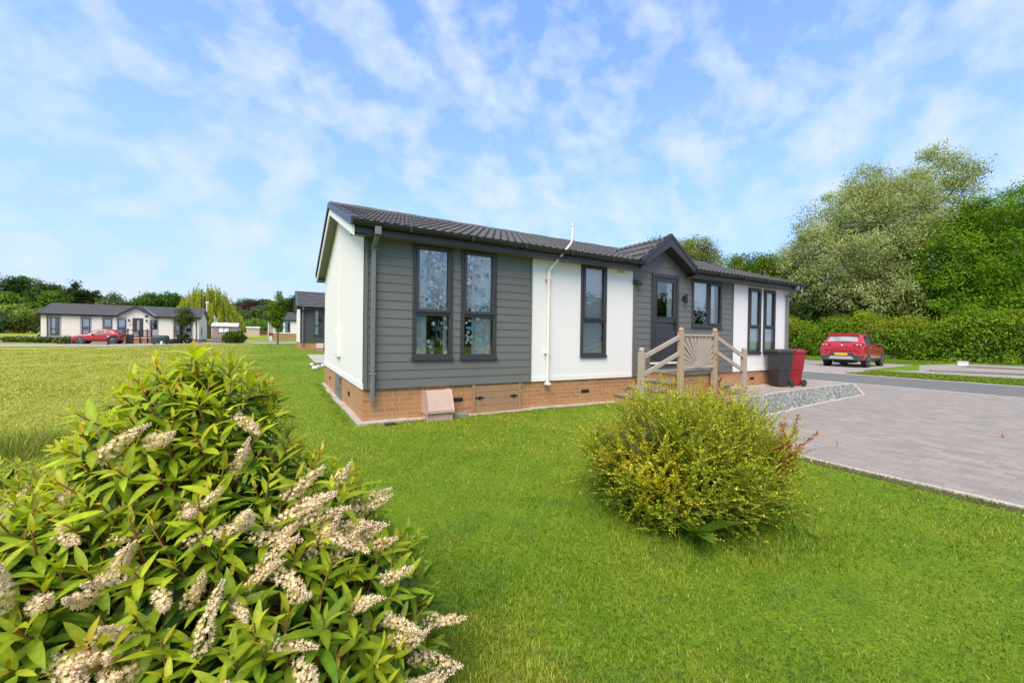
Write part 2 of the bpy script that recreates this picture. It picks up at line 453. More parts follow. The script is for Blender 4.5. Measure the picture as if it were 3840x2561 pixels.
# the ground: one sheet to the horizon, finer where the lawn is seen close
xs = np.unique(np.concatenate([np.linspace(-900, -90, 14), np.arange(-90, -12, 3), np.arange(-12, 16, .5), np.arange(16, 90, 4), np.linspace(90, 900, 14)]))
ys = np.unique(np.concatenate([np.linspace(-600, -40, 9), np.arange(-40, -9, 2), np.arange(-9, 12, .5), np.arange(12, 130, 2.), np.linspace(130, 1200, 16)]))
XX, YY = np.meshgrid(xs, ys); ZZ = gz(XX, YY)
lump = .012 * np.sin(XX * 1.7 + 1.3 * np.sin(YY * .9)) + .01 * np.sin(YY * 2.3 + XX * .6)
ZZ = ZZ + lump * ((XX < 4) & (XX > -60) & (YY < 40) & ~((XX > -.3) & (YY > -.3) & (YY < 6.2)))
nx, ny = len(xs), len(ys)
ii = (np.arange(ny - 1)[:, None] * nx + np.arange(nx - 1)[None]).ravel()
ground = mesh_np('ground', np.stack([XX, YY, ZZ], -1).reshape(-1, 3), np.stack([ii, ii + 1, ii + nx + 1, ii + nx], 1), M['turf'], smooth=True)
tag(ground, kind='structure')

RN, RF = 14.0, 18.05
sheet('road', [(RN, -40), (RF, -40), (RF, 60), (RN, 60)], M['asphalt'], .012, step=2)
sheet('driveway', [(4.2, -2.35), (6.3, -2.53), (10.95, -2.25), (13.86, -.95), (RN, -.9), (RN, -16), (4.2, -16)], M['paving'], .016)
sheet('path', [(7.2, -1.16), (8.6, -1.05), (13.95, -.87), (RN, 1.0), (12.3, 1.0), (12.3, -.0), (7.2, -.0)], M['flag'], .018)
sheet('gravel_bed', [(7.3, -1.22), (13.85, -.93), (10.95, -2.2), (6.3, -2.47)], M['gravel'], .010)
kerb('path_kerb', [(7.2, -1.19), (13.87, -.90)])
kerb('gravel_kerb', [(13.87, -.93), (10.95, -2.23), (6.3, -2.5), (4.2, -2.33)], .055)
kerb('driveway_edging', [(4.17, -2.35), (4.2, -16)], .06, .025)
sheet('earth_margin', [(4.02, -2.3), (4.14, -2.3), (4.16, -9), (4.05, -9)], M['earth'], .006)
kerb('road_edging', [(RN, -16), (RN, -.9), (RN, 60)], .07, .022)
kerb('road_kerb', [(RF, -40), (RF, 60)], .10, .03)
sheet('parking_bay', [(RF + .06, 1.0), (RF + .9, .85), (20.6, 1.1), (21.3, 1.5), (30.3, 2.4), (30.3, 6.0), (RF + .06, 6.0)], M['flag'], .012)
kerb('bay_edging', [(RF + .1, .83), (20.6, 1.05), (21.3, 1.42), (21.85, -2.9), (22.3, -9)], .06, .03)
sheet('gravel_strip', [(RF + .06, 6.05), (30, 6.05), (30, 8.2), (RF + .06, 8.2)], M['gravel'], .012)
sheet('paved_pad', [(21.45, 1.45), (24.1, .45), (30.4, 2.2), (36, 1.5), (36, -14), (22.2, -14)], M['flag'], .010)
# strips of bare earth between the slabs of the empty plot
sheet('earth_strip', [(24.0, .25), (24.6, .2), (26.3, -2.6), (30.5, -10), (29.6, -10), (25.2, -2.6)], M['earth'], .016)
sheet('earth_bed', [(30.5, .6), (31.0, .55), (31.2, -2.4), (31.6, -10), (30.6, -10), (30.5, -2.4)], M['earth'], .016)
kerb('slab_edge', [(24.55, .2), (26.28, -2.6), (30.4, -10)], .1, .09, M['flag'], 2.)
kerb('slab_rim', [(31.05, .5), (31.25, -2.4), (31.7, -10)], .1, .09, M['flag'], 2.)
# the lane in front of the far homes
sheet('lane', [(-75, 41.2), (-20, 41.2), (-8, 42.6), (4, 47.5), (9, 52), (RN, 60), (RF, 66), (6, 57), (-2, 52.5), (-8, 49.6), (-20, 48.2), (-75, 48.2)], M['far_path'], .03, step=3)
sheet('parking_apron', [(-19.2, 48.25), (-9, 48.6), (-8.6, 54.8), (-19.2, 54.8)], M['flag'], .035, step=2)
sheet('garden_path', [(-60, 62), (-24, 62), (-24, 63.4), (-60, 63.4)], M['far_path'], .03, step=3)
sheet('side_path', [(-60, 55.5), (-23.4, 55.5), (-23.4, 57.0), (-60, 57.0)], M['far_path'], .03, step=3)
sheet('garden_track', [(-3.6, 56), (3, 56), (3, 57.4), (-3.6, 57.4)], M['far_path'], .05, step=2)
sheet('patio_slab', [(.25, 12.6), (2.2, 12.6), (2.2, 18.6), (.25, 18.6)], M['concrete'], .05)
fs = MB()
for i in range(16):   # rough concrete footing that shows below the brickwork
    a = -.09 + i * .77
    fs.box(a, a + .765, -.10 - random.uniform(0, .04), .05, -.1, gzf(a, 0) + .03 + random.uniform(-.012, .012))
for i in range(8):
    a = -.05 + i * .75
    fs.box(-.07 - random.uniform(0, .05), .05, a, a + .745, -.1, .03 + random.uniform(-.012, .012))
tag(fs.build('footing', M['concrete'], bevel=.012), kind='structure')

# ------------------------------------------------------------------ park homes
def minus(s0, s1, cuts):
    segs = [(s0, s1)]
    for a, b in cuts:
        nxt = []
        for x, y in segs:
            if b <= x or a >= y: nxt.append((x, y)); continue
            if a > x: nxt.append((x, a))
            if b < y: nxt.append((b, y))
        segs = nxt
    return segs

def clad(mb, s0, s1, z0, z1, ops, pitch=None, top=None, base=-.012):
    """wall skin on the plane y=0 facing -y with openings cut out; pitch = height of lapped boards, top(z)->(s0,s1) limits a gable"""
    rows = [(z0, z1)] if not pitch else [(z0 + i * pitch, min(z1, z0 + (i + 1) * pitch)) for i in range(int(math.ceil((z1 - z0) / pitch - 1e-6)))]
    for a, b in rows:
        br = sorted({a, b} | {z for o in ops for z in (o[2], o[3]) if a < z < b})
        for c, d in zip(br[:-1], br[1:]):
            dep = (lambda z: base - .009 * (1 - (z - a) / pitch)) if pitch else (lambda z: base)
            cuts = [(o[0], o[1]) for o in ops if o[2] < (c + d) / 2 < o[3]]
            for x, y in minus(s0, s1, cuts):
                xa, ya, xb, yb = x, y, x, y
                if top:
                    l0, r0 = top(c); l1, r1 = top(d)
                    xa, ya, xb, yb = max(x, l0), min(y, r0), max(x, l1), min(y, r1)
                    if ya <= xa: continue
                    if yb < xb: xb = yb = (xb + yb) / 2
                mb.add([(xa, dep(c), c), (ya, dep(c), c), (yb, dep(d), d), (xb, dep(d), d)], [(0, 1, 2, 3)])
                if pitch and c == a:   # shadow lip under each board
                    mb.add([(xa, dep(c), c), (ya, dep(c), c), (ya, base + .012, c + .001), (xa, base + .012, c + .001)], [(3, 2, 1, 0)])

def tiles(mb, O, A, B, LA, LB, keep=None, w=.30, course=.30, da=.03, amp=.03, step=.032):
    """profiled interlocking tiles on a slope: A along the eaves, B up the slope"""
    O = np.array(O, float); A = np.array(A, float); B = np.array(B, float); Nn = np.cross(A, B); Nn /= np.linalg.norm(Nn)
    if Nn[2] < 0: Nn = -Nn
    na = max(2, int(round(LA / da)) + 1); a = np.linspace(0, LA, na)
    nc = int(math.ceil(LB / course))
    for k in range(nc):
        b0, b1 = k * course, min(LB, (k + 1) * course + .02)
        wave = amp * np.maximum(0, np.cos(2 * math.pi * a / (w / 2))) ** 1.3 if amp else 0 * a
        jit = np.interp(a, np.arange(0, LA + w, w), np.random.default_rng(k).normal(0, .003, len(np.arange(0, LA + w, w))))
        lo = wave + step + jit * .7; hi = wave * 1.0 + 0.0
        P = []
        for bb, h in ((b0, lo - .022), (b0, lo), ((b0 + b1) / 2, (lo + hi) / 2), (b1, hi)):
            P.append(O + a[:, None] * A + bb * B + h[:, None] * Nn)
        base = len(mb.v)
        for row in P: mb.v += [tuple(p) for p in row]
        for r in range(3):
            for i in range(na - 1):
                if keep and not keep((P[r][i] + P[r + 1][i + 1]) / 2): continue
                q = base + r * na + i
                mb.f.append([q, q + 1, q + na + 1, q + na]); mb.mi.append(0); mb.sm.append(r > 0)

def window(home, s0, s1, z0, z1, transom=None, mullion=None, dress='curtain', mats=None, sash=(True, False), fine=True):
    """window > sash, pane, curtain / blind; z split by a transom or s split by a mullion"""
    fr = M['frame']; f = .065; y0, y1 = -.042, .05
    mb = MB()
    mb.box(s0, s1, y0, y1, z1 - f, z1); mb.box(s0, s1, y0, y1, z0, z0 + f)
    mb.box(s0, s0 + f, y0, y1, z0 + f, z1 - f); mb.box(s1 - f, s1, y0, y1, z0 + f, z1 - f)
    lights = []
    if transom:
        mb.box(s0 + f, s1 - f, y0 + .004, y1, transom - f / 2, transom + f / 2)
        lights = [(s0 + f, s1 - f, transom + f / 2, z1 - f), (s0 + f, s1 - f, z0 + f, transom - f / 2)]
    elif mullion:
        mb.box(mullion - f / 2, mullion + f / 2, y0 + .004, y1, z0 + f, z1 - f)
        lights = [(s0 + f, mullion - f / 2, z0 + f, z1 - f), (mullion + f / 2, s1 - f, z0 + f, z1 - f)]
    else: lights = [(s0 + f, s1 - f, z0 + f, z1 - f)]
    w = mb.build('window', fr, home, bevel=.006 if fine else 0)
    mb = MB(); mb.box(s0 - .02, s1 + .02, -.055, -.042, z0 - .035, z0 + .02)
    mb.build('sill', fr, w, bevel=.004 if fine else 0)
    for i, (a, b, c, d) in enumerate(lights):
        if fine and sash[i % 2]:
            g = .05; mb = MB()
            A, B = a - .018, b + .018; C, D = c - .018, d + .018
            mb.box(A, B, -.062, -.02, D - g, D); mb.box(A, B, -.062, -.02, C, C + g)
            mb.box(A, A + g, -.062, -.02, C + g, D - g); mb.box(B - g, B, -.062, -.02, C + g, D - g)
            mb.build('sash', fr, w, bevel=.008)
            a, b, c, d = A + g, B - g, C + g, D - g
        mb = MB(); mb.quad((a, -.018, c), (b, -.018, c), (b, -.018, d), (a, -.018, d))
        mb.build('pane', M['glass'], w)
    return w, lights

def drape(w, x0, x1, z0, z1, y=.10, n=9, mat=None, name='curtain', amp=.018):
    mb = MB(); k = n * 6; vs = []
    for i in range(k + 1):
        u = i / k; x = x0 + (x1 - x0) * u
        yy = y + amp * math.sin(u * n * 2 * math.pi) + amp * .4 * math.sin(u * n * 4.7 + 1)
        vs += [(x, yy, z0), (x, yy, z1)]
    mb.add(vs, [(2 * i, 2 * i + 2, 2 * i + 3, 2 * i + 1) for i in range(k)], 0, True)
    return mb.build(name, mat or M['curtain'], w)

def slat_blind(w, x0, x1, z0, z1, y=.075, pitch=.028):
    mb = MB(); z = z0
    while z < z1:
        mb.quad((x0, y - .004, z), (x1, y - .004, z), (x1, y + .006, z + .023), (x0, y + .006, z + .023)); z += pitch
    mb.box(x0, x1, y - .015, y + .015, z1 - .02, z1 + .015)
    return mb.build('blind', M['blind'], w)

def home_shell(name, label, cat, loc, L, Wd, zb, zw, ze, zr, panels, ops, oe=.25, og=.21, gable=None, end=None, tile=None, fine=True, group=None, plinth=None, trim_white=True, rz=0.):
    """plinth, walls, roof and rainwater goods of a park home; panels = (s0, s1, material, board pitch)"""
    H = tag(empty(name, loc, rz), label, cat, group)
    # brick plinth
    mb = MB(); po = [o for o in ops if o[3] <= zb + .01]
    clad(mb, 0, L, -.3, zb, po, base=.012)
    mb.quad((0, Wd, -.3), (0, .012, -.3), (0, .012, zb), (0, Wd, zb)); mb.quad((L, .012, -.3), (L, Wd, -.3), (L, Wd, zb), (L, .012, zb)); mb.quad((L, Wd, -.3), (0, Wd, -.3), (0, Wd, zb), (L, Wd, zb))
    mb.build('plinth', plinth or M['brick'], H)
    # front cladding, one panel per stretch
    for s0, s1, mat, pitch in panels:
        mb = MB(); clad(mb, s0, s1, zb, zw, [o for o in ops if o[3] > zb + .01], pitch)
        mb.box(s0, s1, -.02 if not pitch else -.028, .012, zb - .012, zb + (.075 if not pitch else .012))
        mb.build('wall_panel', mat, H)
        if pitch and fine:
            for ca, cb_ in ((s0 - .002, s0 + .05), (s1 - .035, s1 + .002)):
                mb = MB(); mb.box(ca, cb_, -.034, .0, zb - .012, zw); mb.build('corner_trim', mat, H, bevel=.004)
    # gable ends and back wall
    em = end or M['white_wall']; half = Wd / 2
    sl = (zr - ze) / (half + oe)
    zi = lambda t: ze + sl * (min(t, Wd - t) + oe) - .06
    for x, nm in ((0, 'end_wall'), (L, 'end_wall')):
        mb = MB(); sgn = -1 if x == 0 else 1; xx = x + sgn * .012
        pts = [(0, zb), (Wd, zb), (Wd, zi(Wd)), (half, zi(half)), (0, zi(0))]
        vs = [(xx, t, z) for t, z in pts]; mb.add(vs, [tuple(range(5)) if sgn > 0 else tuple(range(5))[::-1]])
        mb.box(min(x, x + sgn * .022), max(x, x + sgn * .022), 0, Wd, zb - .012, zb + .08)
        if fine: mb.box(min(x, x + sgn * .018), max(x, x + sgn * .018), half - .02, half + .02, zb + .08, zi(half) - .02)
        mb.build(nm, em, H)
    mb = MB(); mb.quad((L, Wd, zb), (0, Wd, zb), (0, Wd, zi(Wd)), (L, Wd, zi(Wd))); mb.build('back_wall', em, H)
    # dim rooms behind the glass
    mb = MB(); mb.quad((.05, 2.4, zb), (L - .05, 2.4, zb), (L - .05, 2.4, zw + .1), (.05, 2.4, zw + .1)); mb.quad((.02, .02, zb + .03), (L - .02, .02, zb + .03), (L - .02, 2.4, zb + .03), (.02, 2.4, zb + .03)); mb.quad((.02, .02, zw - .02), (.02, 2.4, zw - .02), (L - .02, 2.4, zw - .02), (L - .02, .02, zw - .02))
    for s0, s1, *_ in panels[1:]: mb.quad((s0, .05, zb), (s0, 2.4, zb), (s0, 2.4, zw), (s0, .05, zw))
    mb.build('interior', M['interior'], H)
    # roof
    tm = tile or M['tile']; up = np.array([0, half + oe, zr - ze]); LB = float(np.linalg.norm(up)); up = up / LB
    zm = lambda t: ze + sl * (t + oe)
    g = gable
    zg = (lambda s: g['z'] - g['k'] * abs(s - g['s'])) if g else None
    keep = (lambda p: not (g and abs(p[0] - g['s']) < g['w'] + .12 and zg(p[0]) > p[2] - .02)) if g else None
    roof = MB()
    if fine:
        tiles(roof, (-og, -oe, ze), (1, 0, 0), up, L + 2 * og, LB, keep)
    else:
        tiles(roof, (-og, -oe, ze), (1, 0, 0), up, L + 2 * og, LB, keep, da=.25, course=.34, amp=0, step=.03)
    roof.quad((L + og, Wd + oe, ze), (-og, Wd + oe, ze), (-og, half, zr), (L + og, half, zr))
    rf = roof.build('roof', tm, H)
    if g:
        mb = MB(); gw = g['w']; zl = g['z'] - g['k'] * gw; back = (g['z'] - ze) / sl - oe + .5
        for sg in (-1, 1):
            d = np.array([-sg * gw, 0, g['z'] - zl]); Ls = float(np.linalg.norm(d)); d /= Ls
            O = (g['s'] + sg * gw, -oe - .03, zl)
            kp = lambda p: p[1] < 0.05 or zm(p[1]) < p[2] + .03
            tiles(mb, O, (0, 1, 0), d, back + oe, Ls, kp, da=.03 if fine else .2, course=.3, amp=.03 if fine else 0, w=.3)
        mb.build('gable_roof', tm, rf)
        mb = MB()   # pale valley liner each side of the porch gable
        for sg in (-1, 1):
            v0 = Vector((g['s'] + sg * (g['z'] - zm(-oe)) / g['k'], -oe - .0, zm(-oe) + .02)); tb = (g['z'] - ze) / sl - oe
            v1 = Vector((g['s'], tb, g['z'] + .0))
            o1 = Vector((sg * .17, 0, .028))
            mb.add([v0, v1, v1 + o1, v0 + o1 + Vector((0, 0, .0))], [(0, 1, 2, 3) if sg < 0 else (3, 2, 1, 0)])
        mb.build('valley', M['downpipe'], rf)
        mb = MB(); yb = -oe - .05
        for sg in (-1, 1):
            e = Vector((g['s'] + sg * (gw + .03), yb, zl - .02)); a = Vector((g['s'], yb, g['z'] + .0))
            dn = Vector((0, 0, -.235)); tk = Vector((0, .05, 0))
            mb.add([e, a, a + dn, e + dn * .55, e + tk, a + tk, a + dn + tk, e + dn * .55 + tk], [(0, 1, 2, 3), (7, 6, 5, 4), (0, 4, 5, 1), (3, 2, 6, 7), (0, 3, 7, 4)])
            up_ = Vector((0, -.012, .05)); lip = Vector((0, 0, -.075))
            mb.add([e + up_, a + up_, a + up_ + lip, e + up_ + lip], [(0, 1, 2, 3)]); mb.add([e + up_, a + up_, a + up_ + Vector((0, .1, 0)), e + up_ + Vector((0, .1, 0))], [(3, 2, 1, 0)])
            # soffit of the gable
            mb.add([e + dn * .5, a + dn * .98, a + dn * .98 + Vector((0, oe + .05, 0)), e + dn * .5 + Vector((0, oe + .05, 0))], [(0, 1, 2, 3)])
        mb.build('gable_bargeboard', M['fascia'], rf)
        mb = MB()
        clad(mb, g['s'] - gw, g['s'] + gw, zw, g['z'] - .08, [], g.get('pitch'), top=lambda z: (g['s'] - max(0, (g['z'] - .1 - z) / g['k']), g['s'] + max(0, (g['z'] - .1 - z) / g['k'])))
        mb.build('gable_wall', g['mat'], H)
    # fascia, gutter and soffit, broken by the porch gable
    gaps = [(g['s'] - g['w'] + .02, g['s'] + g['w'] - .02)] if g else []
    runs = minus(-og, L + og, gaps)
    for a, b in runs:
        mb = MB(); so = MB(); gu = MB()
        mb.box(a, b, -oe - .0, -oe + .022, ze - .17, ze + .0); so.box(a + .002, b - .002, -oe + .022, .0, ze - .165, ze - .15)
        n = 9; pr = []
        for i in range(n):
            th = math.pi + math.pi * i / (n - 1); pr.append((-oe - .062 + .058 * math.cos(th), ze - .015 + .062 * math.sin(th)))
        pr = [(pr[0][0] - .004, pr[0][1] + .012)] + pr
        vs = [(x, p[0], p[1]) for x in (a - .02, b + .02) for p in pr]; k = len(pr)
        gu.add(vs, [(i, i + 1, k + i + 1, k + i) for i in range(k - 1)], 0, True)
        gu.add(vs[:k], [tuple(range(k))]); gu.add(vs[k:], [tuple(range(k))[::-1]])
        x = a + .8
        while x < b and fine:
            gu.box(x, x + .035, -oe - .13, -oe + .002, ze - .085, ze + .008); x += 1.02
        mb.build('fascia', M['fascia'], H); so.build('soffit', M['soffit'], H); gu.build('gutter', M['gutter'], H)
    mb = MB(); mb.box(-og, L + og, Wd + oe - .022, Wd + oe, ze - .17, ze); mb.build('fascia', M['fascia'], H)
    so = MB(); so.box(-og, L + og, Wd, Wd + oe - .022, ze - .165, ze - .15); so.build('soffit', M['soffit'], H)
    # verges: tile caps, bargeboard and sloping soffit at both ends
    for x, sg in ((-og, -1), (L + og, 1)):
        vc = MB(); bb = MB(); ss = MB()
        for t0, z0, t1, z1 in ((-oe - .03, ze, half, zr), (Wd + oe + .03, ze, half, zr)):
            n = 10 if fine else 1
            for i in range(n):
                u0, u1 = i / n, (i + 1) / n
                p = [(t0 + (t1 - t0) * u, z0 + (z1 - z0) * u) for u in (u0, u1 + (.004 if i < n - 1 else 0))]
                xo = x + sg * .03; xi = x - sg * .11; tp = .058 - (.006 * (i % 2)); lo = -.075
                vc.add([(xo, p[0][0], p[0][1] + lo), (xo, p[1][0], p[1][1] + lo), (xo, p[1][0], p[1][1] + tp - .008), (xo, p[0][0], p[0][1] + tp), (xi, p[0][0], p[0][1] + tp), (xi, p[1][0], p[1][1] + tp - .008)],
                       [(0, 1, 2, 3), (3, 2, 5, 4), (0, 3, 4)])
            bb.add([(x, t0, z0 - .06), (x, t1, z1 - .06), (x, t1, z1 - .215), (x, t0, z0 - .215), (x - sg * .02, t0, z0 - .06), (x - sg * .02, t1, z1 - .06), (x - sg * .02, t1, z1 - .215), (x - sg * .02, t0, z0 - .215)],
                   [(0, 1, 2, 3), (7, 6, 5, 4), (3, 2, 6, 7), (0, 3, 7, 4)])
            ss.add([(x, t0, z0 - .2), (x, t1, z1 - .2), (0 if sg < 0 else L, t1, z1 - .2), (0 if sg < 0 else L, t0, z0 - .2)], [(0, 1, 2, 3)])
        vc.build('verge', M['fascia'] if fine else tm, rf); bb.build('bargeboard', M['white_trim'] if trim_white else M['fascia'], rf); ss.build('soffit', M['soffit'], rf)
    mb = MB(); n = int((L + 2 * og) / .45)
    for i in range(n if fine else 1):
        a = -og + (L + 2 * og) * i / (n if fine else 1); b = -og + (L + 2 * og) * (i + 1) / (n if fine else 1)
        e = .006 * (i % 2) if fine else 0
        pr = [(half - .13, zr - .01), (half - .09, zr + .045 + e), (half, zr + .075 + e), (half + .09, zr + .045 + e), (half + .13, zr - .01)]
        mb.prism(pr, 'x', a, b)
    mb.build('ridge', tm, rf)
    return H

def downpipe(H, s, ze, zlow, oe=.25, w=.062, mat=None, swan=True):
    mb = MB()
    if swan:
        mb.box(s - .045, s + .045, -oe - .11, -oe - .02, ze - .18, ze - .06)
        mb.bar((s, -oe - .06, ze - .17), (s - .01, -.075, ze - .33), w, w)
    mb.box(s - .01 - w / 2, s - .01 + w / 2, -.107, -.045, zlow, ze - .30)
    mb.box(s - .06, s + .04, -.11, -.03, zlow + .42, zlow + .445); mb.box(s - .06, s + .04, -.11, -.03, ze - .36, ze - .335)
    return mb.build('downpipe', mat or M['downpipe'], H, bevel=.008)

def airbrick(H, s, z, w=.2, h=.065, y=0.012):
    mb = MB(); mb.box(s, s + w, y - .008, y + .02, z, z + h)
    for i in range(7): mb.box(s + .012 + i * (w - .02) / 7, s + .02 + i * (w - .02) / 7, y - .014, y - .008, z + .006, z + h - .006)
    return mb.build('air_vent', M['dark'], H)

# --- the home the photograph is about
ZB, ZW, ZE, ZR, HL, HW = .535, 2.88, 3.0, 4.09, 12.0, 5.86
WOPS = [(.74, 1.42, .99, 2.85), (1.57, 2.25, .985, 2.855), (4.17, 4.85, .99, 2.87), (7.6, 8.78, 1.68, 2.82), (9.95, 10.56, 1.015, 2.79), (10.69, 11.28, 1.03, 2.79)]
DOOR = (6.2, 7.1, .80, 2.845)
home = home_shell('park_home', 'grey boarded and white park home in the middle with floral film on its windows', 'house', (0, 0, 0), HL, HW, ZB, ZW, ZE, ZR,
    [(0, 3.0, M['siding'], .1365), (3.0, 5.63, M['white_wall'], None), (5.63, 9.28, M['siding'], .1365), (9.28, HL, M['white_wall'], None)],
    WOPS + [DOOR], gable=dict(s=6.49, z=3.67, k=.72, w=.90, mat=M['siding'], pitch=.1365))
W1, l1_ = window(home, *WOPS[0], transom=1.72); W2, l2_ = window(home, *WOPS[1], transom=1.72); W3, l3_ = window(home, *WOPS[2], transom=1.72)
W4, l4_ = window(home, *WOPS[3], mullion=8.22, sash=(False, True)); W5, l5_ = window(home, *WOPS[4], transom=1.72); W6, l6_ = window(home, *WOPS[5], transom=1.72)
drape(W1, .78, 1.0, 1.0, 2.85, n=3, y=.07); drape(W1, 1.29, 1.42, 1.0, 2.85, n=2, y=.07)
drape(W2, 1.82, 2.25, 1.0, 2.85, n=6, y=.07)
slat_blind(W3, 4.24, 4.79, 1.03, 2.82, y=.035)
mb = MB(); mb.box(4.26, 4.62, .06, .1, 1.02, 1.5); mb.build('cushion', M['pinkthing'], W3)
drape(W4, 7.66, 8.19, 2.08, 2.78, y=.025, n=2, mat=M['blind'], name='roman_blind', amp=.006); drape(W4, 8.26, 8.52, 2.1, 2.78, y=.025, n=1, mat=M['blind'], name='roman_blind', amp=.006); drape(W4, 8.5, 8.74, 1.7, 2.78, y=.14, n=3)
mb = MB()
for k in range(7):
    a = k * .9; mb.tube([(7.86, .12, 1.75), (7.86 + .06 * math.cos(a), .12 + .03 * math.sin(a), 1.84), (7.86 + .1 * math.cos(a), .12 + .05 * math.sin(a), 1.89 + .02 * (k % 3))], [.012, .01, .016], 5)
mb.build('ornament', M['white_trim'], W4)
drape(W5, 10.14, 10.55, 1.03, 2.78, n=5, y=.05); drape(W6, 10.80, 11.28, 1.03, 2.78, n=5, y=.05)

def film(w, lt, seed, n):
    """cut-out floral film stuck on the inside of one pane"""
    r = random.Random(seed); a, b, c, d = lt
    for matname, share in (('decal_white', 1.5), ('decal_blue', .2)):
        mb = MB(); y = -.012
        for i in range(int(n * share)):
            x = r.uniform(a + .03, b - .03); lim = c + (d - c) * r.random() ** .9; z = min(max(lim, c + .03), d - .03)
            kind = r.random()
            if kind < .5:
                rad = r.uniform(.016, .040) if matname == 'decal_white' else r.uniform(.035, .062); pk = 12 if rad > .03 else 6
                vs = [(x, y, z)]
                for k in range(pk * 2):
                    q = rad * (1 if k % 2 else .74); th = math.pi * k / pk
                    vs.append((min(max(x + q * math.cos(th), a), b), y, min(max(z + q * math.sin(th), c), d)))
                mb.add(vs, [(0, 1 + k, 1 + (k + 1) % (2 * pk)) for k in range(2 * pk)])
            elif kind < .8:
                th = r.uniform(.5, 2.6); ln = r.uniform(.06, .17); dx, dz = math.cos(th), math.sin(th)
                for k in range(5):
                    u = k / 5 * ln; sd = 1 if k % 2 else -1
                    p = (x + dx * u, z + dz * u); q = (p[0] + sd * -dz * .03 + dx * .025, p[1] + sd * dx * .03 + dz * .025)
                    pts = [p, ((p[0] + q[0]) / 2 + dx * .008, (p[1] + q[1]) / 2 + dz * .008), q, ((p[0] + q[0]) / 2 - dx * .008, (p[1] + q[1]) / 2 - dz * .008)]
                    mb.add([(min(max(t[0], a), b), y, min(max(t[1], c), d)) for t in pts], [(0, 1, 2, 3)])
            else:
                h = r.uniform(.08, .22); z0 = max(c, z - h)
                mb.add([(x - .003, y, z0), (x + .003, y, z0), (min(b, x + .012), y, z), (min(b, x + .006), y, z)], [(0, 1, 2, 3)])
        mb.build('floral_film', M[matname], w)
def inset(lt, sash): return (lt[0] + .032, lt[1] - .032, lt[2] + .032, lt[3] - .032) if sash else lt
for w, lts, sd in ((W1, l1_, 3), (W2, l2_, 11)):
    film(w, inset(lts[0], True), sd, 95); film(w, lts[1], sd + 1, 26)
mb = MB(); mb.box(.9, 2.6, 1.5, 2.1, .57, 1.35); mb.box(.9, 2.6, 1.2, 2.1, .57, 1.0); mb.build('sofa', M['sofa'], home, bevel=.05)

# front door
s0, s1, z0, z1 = DOOR
mb = MB(); f = .075
mb.box(s0, s1, -.05, .04, z1 - f, z1); mb.box(s0, s0 + f, -.05, .04, z0, z1 - f); mb.box(s1 - f, s1, -.05, .04, z0, z1 - f)
dr = mb.build('door', M['door'], home, bevel=.006)
a, b, c, d = s0 + f + .004, s1 - f - .004, z0 + .03, z1 - f - .004
g0, g1, gz0, gz1 = a + .085, b - .085, 1.87, d - .09
mb = MB(); mb.box(a, g0, -.03, .02, c, d); mb.box(g1, b, -.03, .02, c, d); mb.box(g0, g1, -.03, .02, gz1, d); mb.box(g0, g1, -.03, .02, c, gz0)
mb.box(a, b, -.045, -.03, gz0 - .13, gz0 - .085)
mb.box(a + .05, b - .05, -.038, -.03, c + .06, c + .14)
mb.box(a + .06, b - .06, -.036, -.03, c + .22, gz0 - .2)
mb.build('door_leaf', M['door'], dr, bevel=.006)
mb = MB(); mb.quad((g0, -.01, gz0), (g1, -.01, gz0), (g1, -.01, gz1), (g0, -.01, gz1)); mb.build('pane', M['glass'], dr)
mb = MB(); e = .02
mb.box(g0 - e, g1 + e, -.04, -.03, gz1, gz1 + e); mb.box(g0 - e, g1 + e, -.04, -.03, gz0 - e, gz0); mb.box(g0 - e, g0, -.04, -.03, gz0, gz1); mb.box(g1, g1 + e, -.04, -.03, gz0, gz1); mb.build('glazing_bead', M['frame'], dr)
mb = MB(); mb.box(b - .065, b - .025, -.05, -.03, 1.58, 1.82); mb.tube([(b - .045, -.05, 1.74), (b - .045, -.085, 1.74), (b - .16, -.085, 1.74)], .011, 8); mb.build('handle', M['black_metal'], dr)
mb = MB(); mb.lathe([(.014, -.056), (.014, -.05)], (b - .045, 0, 1.64), 'y', 10); mb.build('lock', M['chrome'], dr)
mb = MB(); mb.box(s0 - .01, s1 + .01, -.08, .02, z0 - .012, z0 + .028); mb.build('threshold', M['white_trim'], dr, bevel=.005)
drape(dr, g1 - .13, g1 + .02, gz0, gz1, y=.05, n=2)

downpipe(home, .13, ZE, .33); downpipe(home, 11.84, ZE, .12, mat=M['downpipe'])
for s, z in ((1.44, .24), (4.24, .24), (10.14, .285)): airbrick(home, s, z)
# timber hatch in the brickwork
mb = MB()
for i in range(4): mb.box(1.86, 2.74, -.012, .01, .03 + i * .117, .03 + i * .117 + .113)
ht = mb.build('hatch', M['hatch_wood'], home, bevel=.004)
mb = MB(); mb.box(1.81, 1.86, -.03, .012, .0, .51); mb.box(2.74, 2.79, -.03, .012, .0, .51); mb.box(1.81, 2.79, -.035, .012, -.02, .03); mb.build('hatch_frame', M['hatch_wood'], ht, bevel=.004)
for s in (1.87, 2.56):
    mb = MB(); mb.box(s, s + .16, -.02, -.012, .27, .295); mb.box(s + .06, s + .1, -.032, -.012, .255, .31); mb.build('bolt', M['black_metal'], ht)
